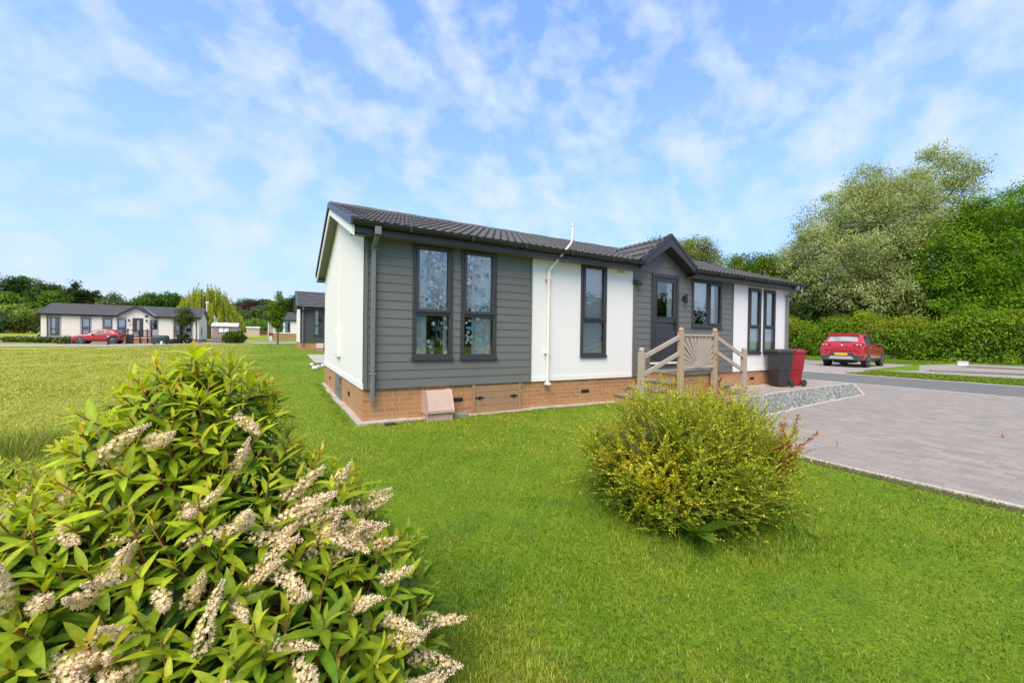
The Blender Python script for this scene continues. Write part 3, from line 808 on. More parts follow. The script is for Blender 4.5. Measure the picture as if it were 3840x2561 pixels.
# cream overflow pipe up past the gutter
mb = MB()
mb.tube([(3.345, -.07, .49), (3.345, -.07, 2.58)], .027, 12); mb.tube([(3.345, -.07, 2.56), (3.345, -.07, 2.63), (3.62, -.38, 3.12), (3.64, -.40, 3.2), (3.64, -.40, 3.46)], .022, 12)
mb.tube([(3.345, -.07, 2.48), (3.345, -.07, 2.60)], .034, 12); mb.tube([(3.64, -.4, 3.44), (3.64, -.4, 3.49)], .030, 12)
for z in (2.46, 1.05): mb.box(3.29, 3.40, -.09, -.01, z, z + .03)
mb.box(3.3, 3.39, -.12, -.03, .455, .50)
mb.build('soil_pipe', M['cream_pipe'], home)
mb = MB(); mb.box(5.19, 5.33, -.035, -.012, 2.755, 2.865)
for i in range(5): mb.box(5.2, 5.32, -.045, -.035, 2.765 + i * .02, 2.777 + i * .02)
mb.build('extractor_vent', M['yellow_plastic'], home)
# end wall fittings: meter box, hatch door in the plinth, vents
mb = MB(); mb.box(-.075, -.012, 2.50, 3.12, .90, 1.47); mx_ = mb.build('meter_box', M['white_wall'], home, bevel=.012)
mb = MB(); mb.box(-.082, -.075, 2.54, 3.08, .94, 1.43); mb.build('meter_door', M['white_wall'], mx_, bevel=.004)
mb = MB(); mb.box(-.02, .012, 2.36, 3.22, .03, .52); pd = mb.build('plinth_door', M['soffit'], home, bevel=.006)
mb = MB(); mb.box(-.03, .0, 3.22, 3.30, .02, .53); mb.build('door_jamb', M['hatch_wood'], pd)
mb = MB(); mb.box(-.035, -.02, 2.44, 2.47, .36, .48); mb.tube([(-.02, 2.46, .25), (-.06, 2.46, .25), (-.06, 2.56, .25)], .008, 6); mb.build('bolt', M['black_metal'], pd)
for t in (1.30, 4.42):
    mb = MB(); mb.box(-.012, .01, t, t + .2, .255, .32); mb.build('air_vent', M['dark'], home)

# wall lights on the porch siding
lm = tag(empty('wall_lamp', (7.28, -.03, 2.33)), 'black up and down wall lamp beside the front door', 'lamp')
mb = MB(); mb.lathe([(.034, -.11), (.036, -.10), (.036, .10), (.034, .11)], (0, -.075, 0), 'z', 14); mb.build('lamp_body', M['black_metal'], lm)
mb = MB(); mb.box(-.02, .02, -.045, 0, -.02, .03); mb.box(-.035, .035, -.008, .004, -.06, .06); mb.build('bracket', M['black_metal'], lm)
lm2 = tag(empty('security_camera', (5.66, -.03, 2.60)), 'black round security camera on the grey boards near the porch eaves', 'camera')
mb = MB(); mb.lathe([(.062, 0), (.064, -.02), (.05, -.045)], (0, 0, 0), 'y', 16); mb.build('base', M['black_plastic'], lm2)
mb = MB(); mb.lathe([(.03, -.03), (.052, -.055), (.055, -.12), (.05, -.15), (.04, -.152)], (0, 0, 0), 'y', 16)
b_ = mb.build('body', M['black_plastic'], lm2); b_.rotation_euler = (R(15), 0, R(30))
mb = MB(); mb.lathe([(.03, -.154), (.0, -.156)], (0, 0, 0), 'y', 12); mb.build('lens', M['carglass'], b_)

# sandy meter housing standing against the plinth
def meter_cabinet(loc, label, group):
    t = tag(empty('meter_cabinet', loc), label, 'cabinet', group)
    mb = MB(); w = .22
    mb.prism([(-.02, -.05), (-.30, -.05), (-.30, .14), (-.02, .14)], 'x', -w + .02, w - .02); mb.build('body', M['beige'], t, bevel=.012)
    mb = MB(); mb.prism([(-.015, .13), (-.33, .13), (-.335, .17), (-.20, .47), (-.015, .47)], 'x', -w, w); mb.build('hood', M['beige'], t, bevel=.016)
    mb = MB(); mb.box(-w + .01, w - .01, -.338, -.330, .135, .15); mb.build('hinge', M['beige'], t)
    mb = MB(); mb.tube([(-w + .015, -.3, .06), (-w + .015, -.3, -.08)], .012, 6); mb.build('pipe', M['beige'], t)
    return t
meter_cabinet((1.13, 0, 0), 'sandy plastic meter cabinet against the plinth under the floral windows', 'meter cabinets')
mb = MB(); mb.box(1.36, 1.66, -.22, -.06, -.03, .075); tag(mb.build('concrete_block', M['stone_tread'], bevel=.012), 'small grey concrete block lying beside the sandy meter cabinet', 'block')
mb = MB(); mb.box(.28, .44, -.30, -.18, -.01, .022)
dc = tag(mb.build('drain_cover', M['black_metal'], bevel=.004), 'small dark drain grate in the grass below the corner downpipe', 'drain')
# ------------------------------------------------------------------ steps and timber handrail at the front door
st = tag(empty('brick_steps', (6.65, 0, 0)), 'brick porch steps with grey slab treads below the front door', 'steps')
def step(s0, s1, z, d=.85):
    mb = MB(); mb.box(s0 - 6.65, s1 - 6.65, -d + .03, -.03, -.05, z - .05); mb.build('riser', M['brick'], st)
    mb = MB(); n = 2 if s1 - s0 < .6 else 3
    for i in range(n):
        y0 = -d - .02 + (d - .01) / n * i; mb.box(s0 - 6.65 - .02, s1 - 6.65 + .02, y0, y0 + (d - .01) / n - .006, z - .048, z)
    mb.build('tread', M['stone_tread'], st, bevel=.006)
step(5.12, 5.45, .195); step(5.455, 5.75, .345); step(5.755, 6.05, .495); step(6.055, 7.25, .665); step(7.255, 7.55, .50); step(7.555, 7.93, .36); step(7.935, 8.24, .215)
rl = tag(empty('step_railing', (6.6, -.93, 0)), 'weathered timber handrail with a sunburst panel in front of the steps', 'railing')
PX = [(4.93, 1.19), (6.06, 1.60), (7.17, 1.61), (8.27, 1.19)]
for s, z in PX:
    x = s - 6.6; mb = MB(); w = .05
    mb.box(x - w, x + w, -w, w, -.1, z - .085)
    mb.lathe([(.046, z - .086), (.046, z - .075), (.054, z - .066), (.054, z - .04), (.046, z - .018), (.03, z - .003), (.01, z)], (x, 0, 0), 'z', 14)
    mb.build('post', M['post_wood'] if 5 < s < 8 else M['wood'], rl, bevel=.006)
def rail(s0, z0, s1, z1, h=.085):
    mb = MB(); mb.bar((s0 - 6.6, 0, z0), (s1 - 6.6, 0, z1), .036, h); mb.build('rail', M['wood'], rl, bevel=.005)
rail(4.97, 1.0, 6.02, 1.41); rail(4.97, .66, 6.02, 1.075); rail(7.21, 1.425, 8.23, .99); rail(7.21, 1.10, 8.23, .67)
sp = MB(); x0, x1, z0, z1 = 6.11 - 6.6, 7.12 - 6.6, .75, 1.47
sp.box(x0, x1, -.022, .022, z0, z0 + .04)
tr_ = MB(); tr_.box(x0, x1, -.03, .03, z1 - .045, z1); tr_.build('rail', M['wood'], rl, bevel=.004)
spn = sp.build('sunburst_panel', M['wood'], rl, bevel=.004)
cxm, cz = (x0 + x1) / 2, z0 + .03
for k in range(17):
    th = R(4) + (math.pi - R(8)) * k / 16; dx, dz = math.cos(th), math.sin(th)
    t1 = min(((x1 - .005 - cxm) / dx) if dx > 1e-3 else 9, ((x0 + .005 - cxm) / dx) if dx < -1e-3 else 9, (z1 - .05 - cz) / dz)
    mb = MB(); nx_, nz_ = -dz, dx; wa, wb = .006, .008 + .042 * min(1, t1 / .75)
    r0 = .11; yj = .004 * (k % 2)
    pts = [(cxm + dx * r0 - nx_ * wa, cz + dz * r0 - nz_ * wa), (cxm + dx * t1 - nx_ * wb, cz + dz * t1 - nz_ * wb), (cxm + dx * t1 + nx_ * wb, cz + dz * t1 + nz_ * wb), (cxm + dx * r0 + nx_ * wa, cz + dz * r0 + nz_ * wa)]
    pts = [(min(max(p[0], x0), x1), min(max(p[1], z0 + .03), z1 - .04)) for p in pts]
    mb.prism(pts, 'y', -.012 + yj, .012 + yj); mb.build('slat', M['wood'], spn, bevel=.003)
mb = MB(); pr = [(cxm + .125 * math.cos(math.pi * i / 12), cz + .125 * math.sin(math.pi * i / 12)) for i in range(13)]; mb.prism(pr, 'y', -.03, .02); mb.build('sun_disc', M['wood'], spn, bevel=.006)
bs = tag(empty('boot_brush', (7.72, -.5, .36)), 'dark brown boot scraper brush on the lower brick step', 'boot scraper')
mb = MB(); mb.tube([(-.1, 0, .06), (.02, 0, .14), (.1, 0, .10)], [.05, .085, .05], 8); mb.build('brush', M['brown_item'], bs)
mb = MB(); mb.tube([(.06, -.02, .12), (.16, -.05, .02)], .014, 6); mb.box(-.1, .08, -.07, .07, 0, .05); mb.build('base', M['brown_item'], bs)

# ------------------------------------------------------------------ wheeled bins
def bin_(loc, rz, mat, label):
    b = tag(empty('wheelie_bin', loc, rz), label, 'bin', 'wheeled bins beside the home')
    mb = MB()   # tapered tub: front at -x, back and wheels at +x
    def ring(z, hx0, hx1, hy, r=.04):
        out = []
        for cx_, cy_, a0 in ((hx1 - r, hy - r, 0), (hx0 + r, hy - r, 90), (hx0 + r, -hy + r, 180), (hx1 - r, -hy + r, 270)):
            for k in range(4):
                a = R(a0 + 30 * k); out.append((cx_ + r * math.cos(a), cy_ + r * math.sin(a), z))
        return out
    rs = [ring(.02, -.20, .20, .205), ring(.05, -.215, .215, .215), ring(.45, -.25, .25, .245), ring(.46, -.262, .262, .257), ring(.92, -.305, .31, .285), ring(.92, -.33, .325, .30), ring(.965, -.335, .33, .305)]
    vs = [p for r_ in rs for p in r_]; n = 16
    mb.add(vs, [(i * n + k, i * n + (k + 1) % n, (i + 1) * n + (k + 1) % n, (i + 1) * n + k) for i in range(len(rs) - 1) for k in range(n)], 0, False)
    mb.add(rs[0], [tuple(range(n))[::-1]]); mb.add(rs[-1], [tuple(range(n))])
    mb.box(.16, .27, -.2, .2, .04, .16)
    mb.build('tub', mat, b, bevel=.004)
    mb = MB(); a = ring(.968, -.355, .30, .315, .05); c = ring(1.0, -.35, .31, .31, .05); d = ring(1.035, -.27, .27, .25, .05); e = ring(1.045, -.2, .2, .18, .05)
    vs = a + c + d + e; mb.add(vs, [(i * n + k, i * n + (k + 1) % n, (i + 1) * n + (k + 1) % n, (i + 1) * n + k) for i in range(3) for k in range(n)], 0, True); mb.add(e, [tuple(range(n))]); mb.add(a, [tuple(range(n))[::-1]])
    ld = mb.build('lid', mat, b)
    mb = MB(); mb.tube([(.30, -.27, 1.0), (.40, -.27, 1.0), (.40, .27, 1.0), (.30, .27, 1.0)], .017, 8)
    for y in (-.2, 0, .2): mb.box(.28, .39, y - .012, y + .012, .955, 1.0)
    mb.build('handle', mat, b)
    for sg in (-1, 1):
        mb = MB(); mb.lathe([(.04, -.03), (.085, -.03), (.10, -.02), (.10, .02), (.085, .03), (.04, .03)], (.265, sg * .27, .10), 'y', 20); w = mb.build('wheel', M['rubber'], b)
        mb = MB(); mb.lathe([(.055, -.034), (.0555, .034)], (.265, sg * .27, .10), 'y', 14); mb.build('rim', M['black_plastic'], w)
    mb = MB(); mb.tube([(.265, -.26, .1), (.265, .26, .1)], .014, 8); mb.build('axle', M['black_metal'], b)
    b.scale = (.74, .78, .98)
    return b
bin_((10.84, -.40, .108), R(-20), M['black_plastic'], 'black wheelie bin standing by the end of the white wall')
bin_((11.5, -.40, .108), R(-40), M['red_plastic'], 'dark red wheelie bin standing behind the black bin')

# ------------------------------------------------------------------ cars
def car(loc, rz, sp, label, group=None):
    c = tag(empty('parked_car', loc, rz), label, 'car', group)
    st_ = np.array(sp['st'], float); xs_ = st_[:, 0]
    def prm(x):
        i = int(np.clip(np.searchsorted(xs_, x) - 1, 0, len(xs_) - 2)); t = (x - xs_[i]) / (xs_[i + 1] - xs_[i])
        p0, p1, p2, p3 = st_[max(i - 1, 0)], st_[i], st_[i + 1], st_[min(i + 2, len(xs_) - 1)]
        m1 = (p2 - p0) / (xs_[min(i + 1, len(xs_) - 1)] - xs_[max(i - 1, 0)]) * (xs_[i + 1] - xs_[i]); m2 = (p3 - p1) / (xs_[min(i + 2, len(xs_) - 1)] - xs_[i]) * (xs_[i + 1] - xs_[i])
        h = (2 * t ** 3 - 3 * t ** 2 + 1) * p1 + (t ** 3 - 2 * t ** 2 + t) * m1 + (-2 * t ** 3 + 3 * t ** 2) * p2 + (t ** 3 - t ** 2) * m2
        return h[1:]
    def sect(x):
        zl, zb, zr, wl, wb, wr = prm(x)
        wm = max(wl, wb) + .025
        return np.array([(0, zl), (wl * .9, zl), (wl, zl + .07), (wm, zl + (zb - zl) * .45), (wm - .012, zl + (zb - zl) * .72), (wb, zb), (wr, zr - .06 * min(1, (zr - zb) / .3)), (wr * .86, zr), (wr * .45, zr + .018), (0, zr + .025)])
    def S(x, v, off=0.):
        s_ = sect(x); i = int(min(max(math.floor(v), 0), len(s_) - 2)); t = v - i
        p = s_[i] * (1 - t) + s_[i + 1] * t; d = s_[i + 1] - s_[i]; n_ = np.array([d[1], -d[0]]); ln = np.linalg.norm(n_); n_ = n_ / ln if ln > 1e-6 else n_
        p = p + n_ * off
        return (x, p[0], p[1])
    X = np.unique(np.concatenate([np.linspace(xs_[0], xs_[-1], 64), xs_])); vv = np.arange(0, 9.01, .5)
    mb = MB(); nv = len(vv)
    for sg in (1, -1):
        b = len(mb.v)
        for x in X:
            for v in vv:
                p = S(x, v); mb.v.append((p[0], sg * p[1], p[2]))
        for i in range(len(X) - 1):
            for j in range(nv - 1):
                q = [b + i * nv + j, b + (i + 1) * nv + j, b + (i + 1) * nv + j + 1, b + i * nv + j + 1]
                mb.f.append(q if sg < 0 else q[::-1]); mb.mi.append(0); mb.sm.append(True)
    for x in (X[0], X[-1]):
        ring = [S(x, v) for v in vv]; vs = ring + [(p[0], -p[1], p[2]) for p in ring[::-1][1:-1]]
        mb.add(vs, [tuple(range(len(vs)))])
    mb.build('body', M['red_paint'], c)
    def patch(name, q, mat, parent=c, both=True, off=.008, n=8, single=None):
        """q: (xb0, v0, xb1, v0') lower edge then (xt0, v1, xt1, v1') upper edge on the flank"""
        out = None
        for sg in ((1, -1) if both else (single,)):
            mb = MB(); vs = []
            for i in range(n + 1):
                u = i / n
                for j in range(4):
                    w = j / 3
                    xx = (q[0] * (1 - u) + q[2] * u) * (1 - w) + (q[4] * (1 - u) + q[6] * u) * w
                    v = (q[1] * (1 - u) + q[3] * u) * (1 - w) + (q[5] * (1 - u) + q[7] * u) * w
                    p = S(xx, v, -off if False else off); vs.append((p[0], sg * p[1], p[2]))
            mb.add(vs, [(i * 4 + j, (i + 1) * 4 + j, (i + 1) * 4 + j + 1, i * 4 + j + 1) for i in range(n) for j in range(3)], 0, True)
            out = mb.build(name, mat, parent)
        return out
    def screen(name, x0, x1, mat, wf=.93, off=.012):
        mb = MB(); vs = []; n = 8; sgx = -1 if x0 < 1 else 1
        for i in range(n + 1):
            x = x0 + (x1 - x0) * i / n; zl, zb, zr, wl, wb, wr = prm(x)
            for k in range(9):
                y = (k / 4 - 1); ww = wr * .86 * wf
                z = zr + .025 - .025 * abs(y) ** 1.5
                vs.append((x + sgx * off, y * ww, z + off * .7))
        mb.add(vs, [(i * 9 + k, (i + 1) * 9 + k, (i + 1) * 9 + k + 1, i * 9 + k + 1) for i in range(n) for k in range(8)], 0, True)
        return mb.build(name, mat, c)
    for q in sp['side']: patch('side_window', q, M['carglass'])
    screen('rear_window', *sp['rear'], M['carglass_pale'] if sp.get('pale') else M['carglass']); screen('windscreen', *sp['front'], M['carglass'])
    for nm, q, mt in sp.get('patches', []): patch(nm, q, M[mt], off=.012)
    r = sp['r']; yw = sp['yw']
    for ax in (0, sp['wb']):
        for sg in (1, -1):
            mb = MB(); mb.lathe([(0, 0), (r + .075, 0), (r + .075, .012), (r + .03, .016), (0, .016)] if sg > 0 else [(0, 0), (r + .075, 0), (r + .075, -.012), (r + .03, -.016), (0, -.016)], (ax, sg * yw, r + .015), 'y', 28)
            mb.build('wheel_arch', M['grey_cladding'], c)
            mb = MB(); d = .03 * sg
            mb.lathe([(r * .6, sg * .10), (r * .93, sg * .10), (r, sg * .07), (r, -sg * .13), (r * .93, -sg * .16), (r * .6, -sg * .16)], (ax, sg * (yw - .06), r), 'y', 28)
            w = mb.build('wheel', M['rubber'], c)
            mb = MB(); yy = sg * (yw + .02)
            mb.lathe([(0, -sg * .03), (r * .66, -sg * .03), (r * .68, sg * .022), (r * .62, sg * .02), (r * .60, -sg * .02), (0, -sg * .02)], (ax, yy, r), 'y', 24)
            for k in range(5):
                a = 2 * math.pi * k / 5 + .3
                for da_ in (-.13, .13):
                    mb.bar((ax + .04 * math.cos(a), yy + sg * .008, r + .04 * math.sin(a)), (ax + r * .63 * math.cos(a + da_), yy + sg * .012, r + r * .63 * math.sin(a + da_)), .016, .05 * r / .33, up=(0, 1, 0))
            mb.build('rim', M['alloy'], w)
    for sg in (1, -1):
        x, z = sp['mirror']; mb = MB(); y = prm(x)[4] * sg
        mb.tube([(x, y * .97, z - .03), (x, y + sg * .05, z)], .02, 6); mb.lathe([(.02, 0), (.075, .03), (.085, .12), (.05, .2)] if sg > 0 else [(.02, 0), (.075, -.03), (.085, -.12), (.05, -.2)], (x, y + sg * .02, z + .02), 'y', 10)
        mb.build('wing_mirror', M['black_plastic'], c)
        for hx in sp['handles']:
            p = S(hx, 4.45, .012); mb = MB(); mb.box(hx - .09, hx + .09, sg * p[1] - .012, sg * p[1] + .012, p[2] - .014, p[2] + .014); mb.build('door_handle', M['silver_trim'] if sp.get('pale') else M['black_plastic'], c, bevel=.006)
    return c, prm, S
suv = dict(st=[(-.82, .47, .66, .72, .70, .74, .66), (-.81, .42, .84, .95, .80, .84, .80), (-.78, .36, .99, 1.10, .83, .87, .81), (-.72, .33, 1.05, 1.18, .84, .875, .78), (-.55, .30, 1.08, 1.36, .85, .88, .72), (-.40, .29, 1.08, 1.52, .85, .885, .665), (-.2, .28, 1.06, 1.585, .845, .865, .655), (.5, .27, 1.04, 1.625, .85, .875, .66), (1.1, .27, 1.02, 1.60, .85, .88, .655), (1.55, .27, 1.0, 1.44, .85, .88, .67), (2.15, .27, .98, 1.06, .85, .87, .74), (2.75, .28, .93, .99, .84, .85, .72), (3.25, .30, .80, .87, .80, .80, .66), (3.46, .36, .60, .68, .68, .66, .5), (3.50, .44, .54, .58, .5, .5, .4)],
           side=[(-.25, 5.1, .62, 5.1, -.02, 5.9, .60, 5.9), (.70, 5.1, 1.78, 5.1, .68, 5.9, 1.28, 5.9)], rear=(-.69, -.46), front=(2.08, 1.28), pale=True, r=.335, yw=.865, wb=2.58, mirror=(1.62, 1.03), handles=(.28, 1.22),
           patches=[('sill_cladding', (-.78, .9, 3.4, .9, -.78, 2.35, 3.4, 2.35), 'grey_cladding'), ('sill_trim', (.35, 2.4, 2.2, 2.4, .35, 2.62, 2.2, 2.62), 'silver_trim')])
SC, prm_s, S_s = car((24.2, 3.24, gzf(24.2, 3.24) + .012), R(7), suv, 'red sport utility car seen from behind, parked by the right hedge')
SC.scale = (1, 1, 1.04)
mb = MB(); mb.box(-.90, -.84, -.26, .26, .57, .68); mb.build('number_plate', M['yellow_plate'], SC, bevel=.004)
mb = MB(); mb.box(-.868, -.80, -.42, .42, .53, .72); mb.box(-.85, -.6, -.80, .80, .33, .56); mb.build('rear_bumper', M['grey_cladding'], SC, bevel=.03)
mb = MB(); mb.prism([(-.5, .40), (.5, .40), (.40, .52), (-.40, .52)], 'x', -.875, -.84); mb.build('skid_plate', M['silver_trim'], SC, bevel=.01)
for sg in (1, -1):
    mb = MB(); mb.bar((-.87, sg * .46, .73), (-.87, sg * .58, .58), .03, .03); mb.bar((-.87, sg * .57, .58), (-.84, sg * .82, .575), .03, .03); mb.build('bumper_trim', M['chrome'], SC, bevel=.004)
    mb = MB(); mb.prism([(sg * .46, 1.03), (sg * .80, 1.03), (sg * .885, 1.07), (sg * .865, 1.13), (sg * .50, 1.12)], 'x', -.815, -.56); tl = mb.build('tail_light', M['light_red'], SC, bevel=.01)
    mb = MB(); mb.box(-.825, -.815, sg * .62 - .05, sg * .62 + .05, 1.06, 1.10); mb.box(-.825, -.815, sg * .755 - .035, sg * .755 + .035, 1.06, 1.10); mb.build('lamp', M['light_white'], tl)
mb = MB(); mb.lathe([(.0, -.83), (.06, -.83), (.06, -.79)], (0, 0, 1.03), 'x', 8); bd = mb.build('emblem', M['chrome'], SC)
mb = MB(); mb.bar((-.835, -.03, .935), (-.835, -.03, .975), .008, .012); mb.bar((-.835, -.03, .975), (-.835, -.012, .95), .008, .01); mb.bar((-.835, -.012, .95), (-.835, .005, .975), .008, .01); mb.bar((-.835, .005, .975), (-.835, .005, .935), .008, .012); mb.bar((-.835, .034, .97), (-.835, .014, .97), .008, .01); mb.bar((-.835, .034, .94), (-.835, .014, .94), .008, .01); mb.bar((-.835, .014, .97), (-.835, .014, .94), .008, .01); mb.v = [(q[0], q[1], q[2] + .075) for q in mb.v]; mb.build('monogram', M['black_metal'], bd)
mb = MB(); mb.prism([(-.60, 1.525), (.60, 1.525), (.58, 1.585), (.3, 1.605), (-.3, 1.605), (-.58, 1.585)], 'x', -.52, -.25); mb.build('spoiler', M['red_paint'], SC, bevel=.02)
mb = MB(); mb.bar((-.75, -.02, 1.2), (-.72, -.36, 1.22), .02, .025); mb.lathe([(.03, -.76), (.03, -.68)], (0, 0, 1.19), 'x', 8); mb.build('wiper', M['black_plastic'], SC)
mb = MB(); mb.box(-.7, .4, -.35, .35, .2, .36); mb.lathe([(.2, -.1), (.2, .1)], (-.3, 0, .28), 'y', 12); mb.build('underbody', M['dark'], SC)
mb = MB(); mb.box(-.845, -.80, -.72, .72, .80, .83); mb.build('tailgate_crease', M['red_paint'], SC, bevel=.012)
for sg in (1, -1):
    mb = MB(); mb.tube([(-.2, sg * .60, 1.61), (.5, sg * .62, 1.665), (1.1, sg * .61, 1.64)], .02, 6); mb.build('roof_rail', M['black_plastic'], SC)

hatch_ = dict(st=[(-.55, .5, .66, .72, .62, .66, .58), (-.52, .42, .82, .92, .74, .78, .70), (-.44, .36, .98, 1.06, .79, .82, .74), (-.25, .30, 1.0, 1.25, .82, .84, .68), (.0, .28, .98, 1.42, .83, .85, .62), (.35, .27, .95, 1.49, .83, .85, .615), (.9, .27, .91, 1.51, .83, .86, .62), (1.25, .27, .89, 1.45, .83, .86, .63), (1.6, .27, .88, 1.27, .83, .86, .66), (2.05, .27, .88, .99, .83, .85, .72), (2.5, .28, .86, .93, .82, .83, .70), (2.95, .30, .74, .81, .78, .77, .64), (3.12, .36, .58, .66, .66, .64, .5), (3.16, .44, .54, .58, .5, .5, .4)],
              side=[(.05, 5.25, .62, 5.12, .28, 5.85, .62, 5.88), (.68, 5.1, 1.72, 5.1, .68, 5.9, 1.22, 5.9)], rear=(-.40, -.06), front=(2.0, 1.3), r=.325, yw=.845, wb=2.43, mirror=(1.52, .95), handles=(1.0,),
              patches=[('rear_panel', (-.50, 2.4, .42, 2.4, -.22, 5.4, .02, 5.4), 'black_metal'), ('sill_cladding', (-.5, .9, 3.05, .9, -.5, 2.3, 3.05, 2.3), 'grey_cladding')])
p_ = at(434, 1291, 43.0)
HC, prm_h, S_h = car((p_.x, p_.y, gzf(p_.x, p_.y) + .04), R(180), hatch_, 'red and black hatchback parked side on in front of the long cream home')
for sg in (1, -1):
    mb = MB(); mb.box(-.50, -.40, sg * .62 - .14, sg * .62 + .14, .86, .98); mb.build('tail_light', M['light_red'], HC, bevel=.01)
    mb = MB(); mb.box(2.96, 3.06, sg * .58 - .14, sg * .58 + .14, .66, .74); mb.build('headlight', M['light_white'], HC, bevel=.02)
mb = MB(); mb.box(-.58, -.55, -.26, .26, .56, .67); mb.build('number_plate', M['yellow_plate'], HC)

# ------------------------------------------------------------------ the other homes
def simple_home(label, loc, L, zb, zw, ze, zr, bands, wins, **kw):
    H = home_shell('park_home', label, 'house', loc, L, kw.pop('Wd', 6.0), zb, zw, ze, zr, bands, [w[:4] for w in wins] + ([kw['door']] if kw.get('door') else []), fine=False, **{k: v for k, v in kw.items() if k != 'door'})
    for w in wins:
        ww, lt = window(H, *w[:4], transom=w[4] if len(w) > 4 else None, fine=False)
        dress = w[5] if len(w) > 5 else 'c'
        if dress == 'b': drape(ww, w[0] + .05, w[1] - .05, w[2] + .9, w[3] - .05, y=.05, n=2, mat=M['blind'], name='blind', amp=.004)
        if dress in 'cb' and len(w) > 4 and w[4] and dress == 'b': drape(ww, w[0] + .05, w[1] - .05, w[2] + .05, w[4] - .04, y=.04, n=2, mat=M['white_trim'], name='net_curtain', amp=.004)
        if dress == 'c': drape(ww, w[0] + .08, w[0] + (w[1] - w[0]) * .5, w[2] + .05, w[3] - .05, y=.06, n=3)
    return H
CW, GB, WW = M['cream_wall'], M['grey_band'], M['white_wall']
ga = gzf(-16, 55) + .0
HA = simple_home('long cream home with grey window bands and a porch gable behind the red hatchback', (-22.63, 55, ga), 13.25, .50, 2.95, 3.08, 4.28,
    [(0, .54, CW, None), (.54, 1.53, GB, None), (1.53, 2.94, CW, None), (2.94, 3.88, GB, None), (3.88, 4.68, CW, None), (4.68, 5.57, GB, None), (5.57, 5.86, CW, None), (5.86, 6.74, GB, None), (6.74, 8.66, CW, None), (8.66, 9.5, GB, None), (9.5, 10.77, CW, None), (10.77, 12.7, GB, None), (12.7, 13.25, CW, None)],
    [(.70, 1.37, .88, 2.68, 1.5), (3.09, 3.73, .9, 2.67, 1.48, 'b'), (4.79, 5.46, .9, 2.68, 1.5, 'b'), (5.97, 6.64, .9, 2.69, 1.5, 'b'), (8.76, 9.37, 1.67, 2.66, 2.25), (10.89, 11.91, .86, 2.7, 1.45), (11.96, 12.53, .86, 2.6, 1.45, 'b')],
    door=(7.21, 8.13, .68, 2.84), gable=dict(s=7.53, z=4.2, k=.68, w=1.62, mat=CW), tile=M['tile_far'], end=CW, plinth=M['brick'], trim_white=False)
mb = MB(); mb.box(7.21, 8.13, -.03, .02, .68, 2.84); da_ = mb.build('door', M['door'], HA)
mb = MB(); mb.box(7.60, 7.82, -.035, -.03, 1.4, 2.6); mb.build('door_glass', M['carglass_pale'], da_); mb = MB(); mb.box(7.28, 7.36, -.06, -.03, 1.62, 1.74); mb.build('handle', M['chrome'], da_)
for s in (6.90, 8.42):
    mb = MB(); mb.lathe([(.05, -.14), (.06, -.12), (.06, .1), (.05, .12)], (s, -.09, 2.6), 'z', 10); mb.build('wall_light', M['black_metal'], HA)
mb = MB(); mb.box(8.28, 8.56, -.06, -.012, 2.98, 3.18); mb.build('vent_box', M['black_plastic'], HA)
mb = MB(); mb.box(6.93, 7.12, -.03, -.012, 2.0, 2.08); mb.build('name_plate', M['frame'], HA)
mb = MB(); pts = [(7.6 + .12 * math.cos(a), -.03, 3.42 + .16 * math.sin(a)) for a in np.linspace(-1.9, 1.9, 9)]; mb.tube(pts, .022, 5); mb.build('gable_ornament', M['chrome'], HA)
downpipe(HA, .5, 3.08, .45, mat=M['gutter']); downpipe(HA, 12.98, 3.08, .4, mat=M['gutter'])
mb = MB(); mb.tube([(13.55, 3.6, 3.9), (13.55, 3.6, 5.15)], .05, 8); mb.box(13.4, 13.72, 3.55, 3.65, 5.1, 5.3); mb.build('flue_pipe', M['white_trim'], HA)
orn = MB()
for a, h in ((-.45, .7), (-.15, 1.1), (.2, .95), (.5, .65)):
    orn.tube([(13.29, 1.6, .9), (13.30, 1.6 + a * .6, .9 + h * .6), (13.30, 1.6 + a, .9 + h)], .018, 5); orn.lathe([(.07, 0), (.07, .02)], (13.29, 1.6 + a, .9 + h), 'x', 7)
tag(orn.build('wall_ornament', M['black_metal'], loc=(-22.63, 55, ga)), 'black metal flower ornament on the end wall of the long cream home', 'wall ornament')

NB = simple_home('charcoal boarded home with a white end wall, half hidden behind the grey park home', (.14, 23.9, gzf(.2, 24)), 12, .53, 2.75, 2.88, 4.1,
    [(0, 3.2, M['siding_dark'], .15), (3.2, 12, WW, None)], [(.80, 1.35, .98, 2.72, 1.62), (2.0, 2.55, .98, 2.72, 1.62), (4.5, 5.2, .98, 2.72, 1.62)], tile=M['tile_far'], Wd=6.0, trim_white=False)
downpipe(NB, .16, 2.88, .3)
meter_cabinet((1.3, 23.9, gzf(1.3, 23.8)), 'sandy meter cabinet against the charcoal boarded home', 'meter cabinets')
WH = simple_home('white home with two tall dark windows beyond the young tree', (-1.85, 72, gzf(-1, 72)), 10, .92, 3.05, 3.17, 4.55,
    [(0, 10, WW, None)], [(.85, 1.4, 1.18, 3.0, 1.78), (1.75, 2.48, 1.18, 3.02, 1.78)], tile=M['tile_far'], trim_white=False)
mb = MB(); mb.box(-.75, -.02, .6, 3, .9, 2.9); mb.build('porch', M['grey_band'], WH); mb = MB(); mb.box(-1.0, .0, .3, 3.2, 2.9, 3.0); mb.build('porch_roof', M['tile_far'], WH); mb = MB(); mb.box(-.75, -.62, .5, .6, .0, 2.9); mb.build('porch_post', M['white_trim'], WH)
